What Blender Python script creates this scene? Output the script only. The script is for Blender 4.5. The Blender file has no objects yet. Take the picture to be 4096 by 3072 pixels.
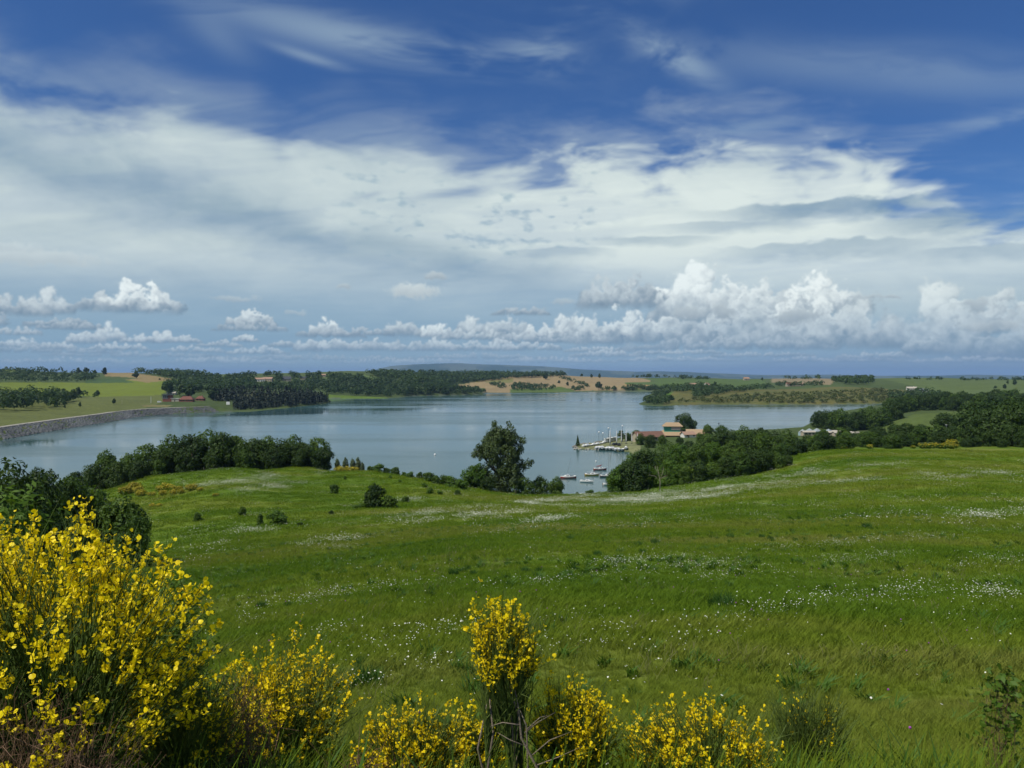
import bpy, math, random
import numpy as np
from mathutils import Vector, Matrix

# ================================================================ camera, sky, sun, exposure
scene = bpy.context.scene
col_main = scene.collection
EYE = 40.0            # metres above the lake
F, VH = 3215.0, 1495.0   # focal length and horizon row, in pixels of a 4096 x 3072 frame
PITCH = math.atan((1536 - VH) / F)
cam_d = bpy.data.cameras.new("camera")
cam_d.sensor_width = 36.0
cam_d.lens = 36.0 * F / 4096
cam_d.clip_start = 0.1
cam_d.clip_end = 200000
cam = bpy.data.objects.new("camera", cam_d)
cam.location = (0, 0, EYE)
cam.rotation_euler = (math.pi / 2 - PITCH, 0, 0)
col_main.objects.link(cam)
scene.camera = cam

SUN_EL, SUN_AZ = 56.0, -125.0      # azimuth from +Y (view direction), positive to the right: behind on the left
sun_d = bpy.data.lights.new("sun", 'SUN')
sun_d.energy = 4.3
sun_d.angle = math.radians(0.6)
sun_d.color = (1.0, 0.95, 0.82)
sun = bpy.data.objects.new("sun", sun_d)
_s = Vector((math.sin(math.radians(SUN_AZ)) * math.cos(math.radians(SUN_EL)), math.cos(math.radians(SUN_AZ)) * math.cos(math.radians(SUN_EL)), math.sin(math.radians(SUN_EL))))
sun.rotation_euler = (-_s).to_track_quat('-Z', 'Y').to_euler()
sun.location = _s * 300 + Vector((0, 0, 40))
col_main.objects.link(sun)

vs = scene.view_settings
scene.display_settings.display_device = 'sRGB'
vs.view_transform = 'Standard'
vs.look = 'None'
vs.exposure = 0.0
vs.gamma = 1.0
vs.use_curve_mapping = False
cy = scene.cycles
cy.use_denoising = True
cy.use_adaptive_sampling = True
cy.adaptive_threshold = 0.02
cy.max_bounces = 5
cy.diffuse_bounces = 2
cy.glossy_bounces = 2
cy.transmission_bounces = 3
cy.volume_bounces = 0
cy.caustics_reflective = False
cy.caustics_refractive = False
cy.sample_clamp_indirect = 4.0

SKY_STRENGTH = 0.10
HAZE = 4.2e-5
SKY_TINT = (0.30, 0.52, 0.84)        # multiplies the clear sky only, deepening its blue
# ---------------------------------------------------------------- value noise (numpy)
_LAT = np.random.RandomState(77).rand(512 * 512).astype(np.float32)
def vnoise(x, y, seed=0):
    x = np.asarray(x, np.float32); y = np.asarray(y, np.float32)
    ix = np.floor(x); iy = np.floor(y)
    fx = x - ix; fy = y - iy
    ix = (ix.astype(np.int32) + (seed * 71) % 512) & 511; iy = (iy.astype(np.int32) + (seed * 137) % 512) & 511
    fx = fx * fx * (3 - 2 * fx); fy = fy * fy * (3 - 2 * fy)
    ix1 = (ix + 1) & 511; iy = iy << 9; iy1 = (iy + 512) & 262143
    a = _LAT[iy | ix]; b = _LAT[iy | ix1]; c = _LAT[iy1 | ix]; d = _LAT[iy1 | ix1]
    a += (b - a) * fx; c += (d - c) * fx
    a += (c - a) * fy
    return a
def fbm(x, y, octv=4, seed=0, gain=0.5):
    s = 0.0; amp = 1.0; tot = 0.0
    for k in range(octv):
        # each octave is turned a little so that the lattice does not show
        ca, sa = math.cos(0.6 * k + 0.3), math.sin(0.6 * k + 0.3)
        s = s + amp * vnoise((x * ca - y * sa) * 2 ** k + 17.3 * k, (x * sa + y * ca) * 2 ** k - 9.1 * k, seed + k)
        tot += amp; amp *= gain
    return s / tot
def smooth(a, b, x):
    t = np.clip((x - a) / (b - a), 0, 1)
    return t * t * (3 - 2 * t)

# ---------------------------------------------------------------- clouds: cover and brightness per sky direction
def px_az(u): return math.degrees(math.atan((u - 2048) / F))
def px_el(u, v): return math.degrees(math.atan((VH - v) / F * math.cos(math.radians(px_az(u)))))
def mixc(a, b, t): return a + (np.asarray(b, np.float32) - a) * t[..., None]

DECK = [(-700, 300), (0, 310), (180, 395), (420, 430), (700, 450), (1000, 520), (1120, 620), (1300, 585), (1500, 600), (1700, 615),
        (1900, 680), (2200, 640), (2500, 640), (2800, 665), (3100, 680), (3400, 680), (3700, 715), (3850, 770), (4000, 840), (4200, 870), (4800, 860)]
# cumulus heaps: (u, v_base, half width, height, brightness, seed)
HEAPS = [
    # far low row, small and flat
    (60, 1340, 95, 40, .55, 1), (350, 1375, 75, 62, .72, 2), (445, 1365, 55, 75, .85, 3), (570, 1372, 75, 45, .7, 4), (655, 1370, 45, 55, .75, 5),
    (745, 1372, 60, 42, .65, 6), (880, 1388, 90, 30, .55, 7), (985, 1368, 50, 34, .7, 8), (1125, 1390, 55, 28, .6, 9), (1225, 1408, 55, 58, .72, 10),
    (1330, 1402, 100, 55, .72, 11), (1440, 1400, 75, 40, .6, 12), (1530, 1402, 70, 66, .75, 13), (1650, 1405, 80, 40, .6, 14), (1765, 1402, 65, 60, .72, 15),
    (1900, 1405, 100, 44, .6, 16), (2010, 1402, 75, 48, .7, 17), (2140, 1402, 110, 40, .62, 18), (2400, 1408, 140, 34, .6, 19), (2700, 1418, 190, 26, .6, 20),
    (3050, 1428, 200, 26, .5, 21), (540, 1428, 320, 30, .4, 22), (1250, 1442, 420, 28, .4, 23), (1900, 1436, 320, 24, .42, 24), (200, 1412, 240, 36, .42, 25),
    # middle row
    (300, 1320, 130, 36, .42, 30), (1005, 1325, 150, 42, .40, 31), (1010, 1306, 92, 74, .72, 32), (1320, 1350, 130, 50, .45, 33), (1306, 1340, 58, 80, .95, 34),
    (1450, 1342, 130, 36, .42, 35), (1608, 1345, 75, 82, .62, 36), (1695, 1342, 26, 42, .95, 37), (1752, 1352, 55, 66, .9, 38), (1885, 1338, 52, 84, .80, 39),
    (1900, 1360, 140, 50, .6, 40), (2030, 1348, 80, 92, .66, 41), (2090, 1262, 110, 46, .42, 42), (2118, 1345, 24, 48, .95, 43), (2190, 1360, 120, 70, .74, 44),
    (2245, 1345, 50, 88, .85, 45), (2340, 1345, 75, 110, .88, 46), (2150, 1372, 170, 50, .55, 47),
    (40, 1262, 150, 110, .60, 50), (190, 1255, 100, 118, .70, 51), (420, 1245, 110, 95, .58, 52), (560, 1250, 160, 140, .98, 53), (240, 1310, 130, 55, .45, 54),
    (-150, 1300, 160, 120, .6, 55),
    # the great heap on the right
    (2480, 1232, 150, 138, .48, 60), (2640, 1205, 60, 72, .95, 61), (2560, 1375, 240, 150, .80, 62), (2760, 1300, 110, 245, 1.0, 63), (2960, 1380, 300, 200, .66, 64),
    (3000, 1290, 140, 232, .82, 65), (3280, 1260, 150, 200, .92, 66), (3190, 1330, 160, 180, .95, 67), (3250, 1392, 330, 150, .56, 68), (3420, 1385, 150, 190, .66, 69),
    (3545, 1392, 70, 120, .55, 70), (2890, 1400, 420, 60, .42, 71), (2440, 1372, 150, 80, .8, 72), (2890, 1368, 80, 46, .72, 73),
    (3760, 1405, 110, 280, .80, 80), (3850, 1420, 190, 170, .52, 81), (4010, 1330, 150, 165, .62, 82), (4080, 1440, 190, 120, .5, 83), (4250, 1420, 230, 260, .6, 84),
    (3900, 1452, 300, 30, .6, 120), (3300, 1450, 300, 26, .6, 121), (2700, 1447, 260, 26, .62, 122), (2200, 1452, 260, 28, .6, 123), (1600, 1455, 300, 30, .6, 124), (900, 1456, 300, 30, .6, 125), (300, 1456, 300, 30, .6, 126), (100, 1392, 110, 40, .7, 127), (230, 1398, 70, 44, .75, 128), (480, 1402, 120, 36, .7, 129), (760, 1410, 130, 34, .65, 130), (1030, 1418, 120, 34, .65, 131), (2420, 1428, 140, 36, .65, 132), (3500, 1436, 150, 34, .6, 133),
    (3700, 1412, 80, 70, .5, 85), (-500, 1340, 260, 120, .7, 86), (4700, 1400, 260, 170, .7, 87),
]
# ragged grey scraps: (u, v, half width, half height, brightness, opacity)
SCRAPS = [(1745, 1105, 48, 18, .42, .9), (1655, 1165, 110, 34, .56, .95), (1380, 1148, 32, 14, .44, .8), (940, 1195, 90, 14, .44, .6), (1190, 1252, 50, 10, .46, .5),
          (2895, 1245, 58, 30, .40, .95), (3180, 1265, 95, 36, .40, .95), (2750, 1252, 70, 26, .42, .8), (3570, 1188, 40, 10, .42, .85), (3470, 1190, 60, 8, .45, .6),
          (2250, 1210, 60, 14, .46, .6), (3900, 1218, 50, 26, .42, .9), (140, 1030, 240, 30, .56, .7), (20, 985, 160, 20, .58, .5), (3980, 1300, 120, 20, .45, .7)]
def cloud_map(az, el):
    """az, el in degrees -> cloud colour (linear, as seen), cover"""
    az = az.astype(np.float32); el = el.astype(np.float32)
    azr = np.radians(az); elc = np.radians(np.maximum(el, -2) + 7.0)
    X = np.sin(azr) / np.tan(elc); Y = np.cos(azr) / np.tan(elc)
    # ---- high thin sheet
    ea = np.interp(az, [-180, -120, -60] + [px_az(u) for u, _ in DECK] + [60, 120, 180], [17, 12, 22] + [px_el(u, v) for u, v in DECK] + [13, 20, 17])
    wx = fbm(X * 1.3, Y * 1.3, 4, 5) - .5; wy = fbm(X * 1.3 + 40, Y * 1.3, 4, 6) - .5
    fibre = fbm(X * 2.2 + wx * 1.6 + Y * .9, Y * 4.2 + wy * 1.6 + X * .5, 6, 7, .58)
    lump = fbm(az * .16 + wx * 2, el * .34 + wy * 2, 5, 9)
    gapn = fbm(az * .22 + wx * 3 + 9, el * .6 + wy * 3, 5, 29, .55) - .5
    edge = ea - el + (fibre - .5) * 3.8 + (lump - .5) * 4.6 + gapn * 7.0 * smooth(-4, 6, az)
    cov = smooth(-1.3, 2.0, edge) * (.84 + .12 * smooth(.3, .6, fibre))
    halo = smooth(-4.5, 1.0, edge) * .30 * smooth(.35, .65, fibre)
    cov = np.maximum(cov, halo)
    low = smooth(2.5, 9.5, el)                                     # the sheet thins towards the horizon
    cov = cov * (.22 + .78 * low)
    bandp = el - (13.0 - .20 * (az + 32)) + (lump - .5) * 3.0       # broad grey band lying across the sheet
    shade = np.exp(-(bandp / 1.7) ** 2) * smooth(16, -6, az)
    # dark layered bars on the right
    bar = 0; nbar = (fbm(az * .8, el * 2.2, 5, 91) - .5) * 1.5
    for (u, v, hu, hv, s) in [(3350, 838, 560, 34, 1.0), (2960, 905, 380, 22, .7), (3900, 880, 420, 46, .9), (2660, 962, 330, 18, .6), (3300, 1000, 520, 34, .8), (3900, 1010, 430, 24, .6), (2250, 1010, 260, 16, .4)]:
        ca, ce = px_az(u), px_el(u, v)
        dx = (az - ca) / (hu / 56.0); top = (el - ce) / (hv / 56.0)
        n = nbar
        bar = np.maximum(bar, s * smooth(1.15, .2, np.abs(dx)) * smooth(1.25, .75, top + n * .8 + dx * dx * .5) * smooth(-2.2, .2, top + n))
    bright = .87 + .17 * smooth(-24, 18, az) - .30 * shade - .10 * (1 - smooth(0, 5.0, edge)) + .16 * (fbm(X * 1.4 + wx * 1.5 + Y * .4, Y * 4.0 + wy * 1.5, 6, 21, .6) - .5) + .22 * (fbm(az * .28 + wx * 2, el * .75 + wy * 3, 6, 23, .6) - .5) - .25 * (1 - smooth(1.0, 9, el))
    glow = np.exp(-((el - 8.6) / 3.6) ** 2) * smooth(-6, 18, az) * .10
    bright = bright + glow - .52 * bar
    # small blue-grey flecks near the sheet's top edge
    fl = smooth(.54, .82, fbm(az * 1.0 + el * .9, el * 2.3 - az * .35, 5, 33)) * smooth(1.0, 2.5, edge) * smooth(8.0, 5.0, edge) * smooth(-16, -8, az) * smooth(9, 4, az)
    white = np.array([.66, .755, .745], np.float32); grey = np.array([.25, .37, .47], np.float32)
    t = np.clip((bright - .45) / .5, 0, 1.25)
    col = grey + (white - grey) * t[..., None]
    col = mixc(col, [.27, .42, .52], fl * .6)
    # ---- wisps in the blue above
    cir = fbm(X * 3.0 + wx * 3.2 - Y * .8, Y * 7.0 + wy * 3.0, 6, 51, .6)
    veil = fbm(X * 1.2, Y * 2.0, 3, 61)
    wsp = smooth(.50, .80, cir) * smooth(.45, .70, veil) * .10 + smooth(.50, .85, veil) * .05
    for (u, v, hu, hv, s, tilt) in [(1560, 190, 560, 60, .42, -.10), (2160, 205, 130, 55, .46, .0), (2690, 235, 170, 50, .50, -.55), (880, 150, 120, 60, .18, -.4), (3250, 250, 600, 75, .18, -.16), (1240, 235, 140, 18, .34, -.2), (3900, 330, 420, 70, .16, -.2), (1100, 60, 500, 60, .16, -.1), (2950, 520, 200, 26, .30, .05), (3950, 500, 260, 30, .28, .1), (2300, 60, 500, 60, .14, .1), (850, 420, 220, 45, .10, -.4), (1500, 560, 260, 50, .12, -.2), (200, 330, 200, 40, .10, -.3)]:
        dx = az - px_az(u); dy = el - px_el(u, v)
        yy = dy - tilt * dx
        r2 = (dx / (hu / 56.)) ** 2 + (yy / (hv / 56.)) ** 2
        wsp = wsp + s * np.exp(-r2) * smooth(.36, .62, cir * .7 + fibre * .3 + .03)
    wsp = np.clip(wsp, 0, .7)
    c0 = np.array([.42, .55, .63], np.float32)
    a = cov + wsp * (1 - cov)
    col = (col * cov[..., None] + c0 * (wsp * (1 - cov))[..., None]) / np.maximum(a, 1e-4)[..., None]
    # ---- pale blue-grey haze band low down
    hz = smooth(10.0, 2.5, el) * .86
    hcol = np.empty(az.shape + (3,), np.float32); hcol[:] = (.220, .375, .530)
    hcol = mixc(hcol, [.270, .420, .540], smooth(1.0, 6.0, el))
    hcol = mixc(hcol, [.140, .255, .440], smooth(2.0, .2, el) * smooth(4, 22, az))
    hcol = mixc(hcol, [.250, .405, .530], smooth(2.0, .3, el) * smooth(4, -10, az))
    hcol = mixc(hcol, [.50, .60, .60], smooth(8, 26, az) * smooth(2.5, 6.0, el))
    na = a + hz * (1 - a)
    back = (hz * (1 - a) + a * .0)
    col = (col * a[..., None] + hcol * back[..., None]) / np.maximum(na, 1e-4)[..., None]
    a = na
    # ---- heaped clouds, painted far to near
    w1 = (fbm(az * 1.5, el * 1.5, 4, 71) - .5); w2 = (fbm(az * 1.5 + 30, el * 1.5, 4, 72) - .5)
    fine = fbm(az * 5, el * 5, 4, 75, .6) - .5
    L = np.array([-.35, .62, .70]); L = L / np.linalg.norm(L)
    def puff(u, vb, hw, hh, br, seed):
        nonlocal col, a
        rng = np.random.RandomState(seed)
        ca = px_az(u); k = 3215 * math.pi / 180 / math.cos(math.radians(ca)) ** 1.0
        eb = px_el(u, vb); W = hw / k; Hh = hh / k
        m = (np.abs(az - ca) < W * 1.5 + .5) & (el > eb - Hh * .4 - .25) & (el < eb + Hh * 1.4 + .4)
        if not m.any(): return
        ax, ey = az[m], el[m]
        sc = min(W, Hh) * 1.0
        x = (ax - ca + w1[m] * sc * .75 + fine[m] * sc * .13) / W
        y = (ey - eb + w2[m] * sc * .75 * smooth(-.1, .5, (ey - eb) / Hh) + fine[m] * sc * .13) / Hh
        asp = W / Hh
        hgt = np.full(ax.shape, -9., np.float32); nx = np.zeros_like(hgt); ny = np.zeros_like(hgt)
        n = 26 + int(18 * asp)
        for i in range(n):
            px = rng.uniform(-1, 1); top = (1 - abs(px) ** 1.7) * rng.uniform(.55, 1.0)
            py = rng.uniform(.05, 1) ** .8 * top
            r = rng.uniform(.12, .30) * (1.05 - .35 * py)
            if i < 6: px, py, r = (i - 2.5) / 3.2, .18, .30
            py = min(py, 1 - r)
            dx = (x - px) * asp; dy = y - py
            q = r * r - dx * dx - dy * dy
            z = np.where(q > 0, np.sqrt(np.maximum(q, 0)) + .35 * (.5 - py) , -9)
            up = z > hgt
            hgt = np.where(up, z, hgt); nx = np.where(up, dx / r, nx); ny = np.where(up, dy / r, ny)
        # soft coverage field
        dist = np.full(ax.shape, 9., np.float32)
        rng = np.random.RandomState(seed)
        for i in range(n):
            px = rng.uniform(-1, 1); top = (1 - abs(px) ** 1.7) * rng.uniform(.55, 1.0)
            py = rng.uniform(.05, 1) ** .8 * top
            r = rng.uniform(.12, .30) * (1.05 - .35 * py)
            if i < 6: px, py, r = (i - 2.5) / 3.2, .18, .30
            py = min(py, 1 - r)
            dist = np.minimum(dist, np.hypot((x - px) * asp, y - py) - r)
        soft = .035 + .06 * rng.rand()
        al = smooth(soft, -soft * 1.2, dist + fine[m] * .10)
        al = al * smooth(-.12, .16, y + .10 * (fbm(ax * 2, ey * 2, 2, seed) - .5))
        nz = np.sqrt(np.clip(1 - nx ** 2 - ny ** 2, .05, 1))
        lam = np.clip(nx * L[0] + ny * L[1] + nz * L[2] + fine[m] * .34, -.2, 1)
        lam = np.where(hgt < -5, .55, lam)
        bb = .26 + .50 * lam + .34 * smooth(0, .8, y)
        sh = .42 + .58 * smooth(-.05, .62, y + w1[m] * .6)
        val = np.clip(bb * sh, 0, 1.1) * br + .16 * (1 - br)
        w = np.array([.90, .97, .96], np.float32); g = np.array([.15, .23, .32], np.float32)
        c = g + (w - g) * np.clip((val - .14) / .76, 0, 1.1)[..., None]
        # air in front of the low ones
        air = .62 * math.exp(-max(eb, 0) / 1.8) + .05
        c = c * (1 - air) + hcol[m] * air
        al = al * (.96 - .30 * air)
        cm = col[m]; am = a[m]; cm = cm * (1 - al[..., None]) + c * al[..., None]
        col[m] = cm; a[m] = am + al * (1 - am)
    big = lambda q: (q[0], q[1], q[2], q[3] * 1.04, min(1, q[4] * 1.06), q[5]) if 60 <= q[5] < 88 else (q[0], q[1], q[2] * .92, q[3] * .86, q[4] * .94, q[5]) if 50 <= q[5] < 56 else q
    for hp in sorted(map(big, HEAPS), key=lambda q: (q[1] > 1395, -(1395 - q[1]) if q[1] <= 1395 else 0)):
        puff(*hp)
    rr = random.Random(3)
    for k in range(60):                                             # the same kind of sky all round
        azc = rr.uniform(50, 310); sgn = azc if azc < 180 else azc - 360
        u = 2048 + 3215 * math.tan(math.radians(20))
        hw = rr.uniform(60, 260); hh = hw * rr.uniform(.35, .9); vb = rr.uniform(1240, 1410); sd = 200 + k; br = rr.uniform(.5, .95)
        if sgn < az.min() - 12 or sgn > az.max() + 12: continue
        sav = az; az = ((az - azc + 180) % 360 - 180 + px_az(u)).astype(np.float32)
        puff(u, vb, hw, hh, br, sd)
        az = sav
    for (u, v, hu, hv, br, op) in SCRAPS:
        dx = (az - px_az(u) + w1 * 1.1) / (hu / 58.); dy = (el - px_el(u, v) + w2 * .5) / (hv / 58.)
        q = np.sqrt(dx * dx + dy * dy) + fine * .7
        al = smooth(1.15, .55, q) * op
        br2 = br + .14 * np.clip(dy, -.5, 1)
        c = np.array([.17, .25, .34], np.float32) + np.array([.69, .69, .58], np.float32) * np.clip((br2 - .14) / .76, 0, 1)[..., None]
        col = col * (1 - al[..., None]) + c * al[..., None]; a = a + al * (1 - a)
    return col, np.clip(a, 0, 1)

def new_image(name, rgb, alpha):
    h, w = alpha.shape
    im = bpy.data.images.new(name, w, h, alpha=True, float_buffer=True)
    im.colorspace_settings.name = 'Non-Color'
    im.alpha_mode = 'CHANNEL_PACKED'
    px = np.empty((h, w, 4), np.float32); px[..., :3] = rgb; px[..., 3] = alpha
    im.pixels.foreach_set(px.ravel()); im.update(); im.pack()
    return im
world = bpy.data.worlds.new("World")
scene.world = world
world.use_nodes = True
nt = world.node_tree
nt.nodes.clear()
def N(t, typ, **kw):
    n = t.nodes.new(typ)
    for k, v in kw.items(): setattr(n, k, v)
    return n
def math_node(t, op, a, b=None, c=None, clamp=False):
    n = N(t, 'ShaderNodeMath', operation=op); n.use_clamp = clamp
    for i, x in enumerate((a, b, c)):
        if x is None: continue
        if isinstance(x, (int, float)): n.inputs[i].default_value = x
        else: t.links.new(x, n.inputs[i])
    return n.outputs[0]
def mix_col(t, fac, a, b, blend='MIX'):
    n = N(t, 'ShaderNodeMix', data_type='RGBA', blend_type=blend)
    for i, x in ((0, fac), (6, a), (7, b)):
        if isinstance(x, (int, float)): n.inputs[i].default_value = x
        elif isinstance(x, (tuple, list)): n.inputs[i].default_value = tuple(x) + (1,) * (4 - len(x))
        else: t.links.new(x, n.inputs[i])
    return n.outputs[2]
sky = N(nt, 'ShaderNodeTexSky', sky_type='NISHITA', sun_disc=False)
sky.sun_elevation = math.radians(SUN_EL); sky.sun_rotation = math.radians(SUN_AZ)
sky.altitude = 250; sky.air_density = 1.0; sky.dust_density = 0.6; sky.ozone_density = 2.5
tc = N(nt, 'ShaderNodeTexCoord'); sp = N(nt, 'ShaderNodeSeparateXYZ'); nt.links.new(tc.outputs['Generated'], sp.inputs[0])
dx, dy, dz = sp.outputs
az_n = math_node(nt, 'ARCTAN2', dx, dy)                       # 0 towards +Y
el_n = math_node(nt, 'ARCSINE', dz)
def sky_image(im, az0, az1, el0, el1, ext):
    u = math_node(nt, 'DIVIDE', math_node(nt, 'SUBTRACT', az_n, math.radians(az0)), math.radians(az1 - az0))
    v = math_node(nt, 'DIVIDE', math_node(nt, 'SUBTRACT', el_n, math.radians(el0)), math.radians(el1 - el0))
    cb = N(nt, 'ShaderNodeCombineXYZ'); nt.links.new(u, cb.inputs[0]); nt.links.new(v, cb.inputs[1])
    t = N(nt, 'ShaderNodeTexImage', interpolation='Cubic', extension=ext); t.image = im
    nt.links.new(cb.outputs[0], t.inputs[0])
    return t, u, v
def cloud_grid(az0, az1, el0, el1, w, h):
    a = az0 + (np.arange(w) + .5) / w * (az1 - az0); e = el0 + (np.arange(h) + .5) / h * (el1 - el0)
    return np.meshgrid(a.astype(np.float32), e.astype(np.float32))
# one sky, computed twice: the whole dome coarsely, the part ahead finely
A, E = cloud_grid(-180, 180, -4, 90, 900, 235)
wide = new_image('cloud_cover_all_round', *cloud_map(A, E))
A, E = cloud_grid(-46, 46, -2, 31, 1500, 540)
near_im = new_image('cloud_cover_ahead', *cloud_map(A, E))
t1, _, _ = sky_image(wide, -180, 180, -4, 90, 'EXTEND')
t2, uu, vv = sky_image(near_im, -46, 46, -2, 31, 'EXTEND')
def inside(x): return math_node(nt, 'MULTIPLY', math_node(nt, 'DIVIDE', x, .04, clamp=True), math_node(nt, 'DIVIDE', math_node(nt, 'SUBTRACT', 1.0, x), .04, clamp=True))
vin = math_node(nt, 'DIVIDE', math_node(nt, 'SUBTRACT', 1.0, vv), .04, clamp=True)
m_in = math_node(nt, 'MULTIPLY', inside(uu), vin)
ccol = mix_col(nt, m_in, t1.outputs[0], t2.outputs[0])
mf = N(nt, 'ShaderNodeMix', data_type='FLOAT')
nt.links.new(m_in, mf.inputs[0]); nt.links.new(t1.outputs[1], mf.inputs[2]); nt.links.new(t2.outputs[1], mf.inputs[3])
ccol = mix_col(nt, 1.0, ccol, (1 / SKY_STRENGTH,) * 3, 'MULTIPLY')
blue = mix_col(nt, 1.0, sky.outputs[0], SKY_TINT, 'MULTIPLY')
final = mix_col(nt, mf.outputs[0], blue, ccol)
bg = N(nt, 'ShaderNodeBackground'); bg.inputs[1].default_value = SKY_STRENGTH
wo = N(nt, 'ShaderNodeOutputWorld')
nt.links.new(final, bg.inputs[0]); nt.links.new(bg.outputs[0], wo.inputs[0])
world.cycles.sampling_method = 'MANUAL'; world.cycles.sample_map_resolution = 512

# ================================================================ lie of the land
CP, SP = math.cos(PITCH), math.sin(PITCH)
def ray(u, v):
    """slopes x/y and z/y of the sight line through a pixel of the 4096 x 3072 frame"""
    k = (v - 1536) / F; q = CP - k * SP
    return (u - 2048) / F / q, (-SP - k * CP) / q
def xy(u, d):
    return (u - 2048) / F * d, d
LAKE_PX = [(-1500, 1850), (-900, 1830), (-400, 1800), (0, 1760), (185, 1727), (324, 1704), (463, 1683), (546, 1667), (648, 1658), (787, 1652), (875, 1647), (1000, 1647),
    (1100, 1637), (1200, 1626), (1290, 1617), (1318, 1611), (1325, 1605), (1300, 1602), (1260, 1600), (1240, 1597), (1270, 1594), (1400, 1595), (1552, 1594), (1649, 1585),
    (1811, 1581), (1925, 1578), (1940, 1576), (1920, 1573), (1936, 1570.5), (2048, 1570), (2233, 1569), (2418, 1566), (2530, 1565.5), (2640, 1566), (2700, 1570), (2640, 1577),
    (2590, 1581), (2620, 1588), (2690, 1594), (2670, 1598), (2600, 1600), (2575, 1607), (2555, 1615), (2562, 1620), (2640, 1625), (2720, 1620), (2835, 1618), (3072, 1618.5),
    (3276, 1618), (3424, 1617), (3560, 1614), (3640, 1612), (3680, 1614), (3640, 1620), (3540, 1630), (3433, 1642), (3330, 1660), (3271, 1678), (3220, 1705), (3185, 1722),
    (3072, 1732), (2950, 1736), (2830, 1738), (2700, 1736), (2600, 1738), (2530, 1745), (2470, 1755), (2420, 1765), (2350, 1774), (2306, 1780), (2302, 1790), (2310, 1798),
    (2380, 1799), (2460, 1801), (2520, 1808), (2550, 1830), (2560, 1870), (2530, 1920), (2470, 1985), (2380, 2010), (2200, 2010), (1900, 1990), (1600, 1980), (1300, 1975),
    (1000, 1985), (600, 2000), (300, 2010), (0, 2020), (-500, 2010), (-1000, 1960), (-1500, 1900)]
def on_plane(u, v, z=0.0):
    a, s = ray(u, v); d = (z - EYE) / s
    return a * d, d
lake = np.array([on_plane(u, v) for u, v in LAKE_PX])
def shore_dist(x, y):
    """distance to the shoreline, positive on land"""
    x = np.asarray(x, np.float64).ravel(); y = np.asarray(y, np.float64).ravel()
    best = np.full(x.shape, 1e18); ins = np.zeros(x.shape, bool)
    n = len(lake)
    for i in range(n):
        x0, y0 = lake[i]; x1, y1 = lake[(i + 1) % n]
        ex, ey = x1 - x0, y1 - y0
        t = np.clip(((x - x0) * ex + (y - y0) * ey) / (ex * ex + ey * ey), 0, 1)
        best = np.minimum(best, (x - x0 - t * ex) ** 2 + (y - y0 - t * ey) ** 2)
        if y0 != y1:
            c = ((y0 > y) != (y1 > y)) & (x < ex * (y - y0) / (y1 - y0) + x0)
            ins ^= c
    return np.where(ins, -1, 1) * np.sqrt(best)
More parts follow.
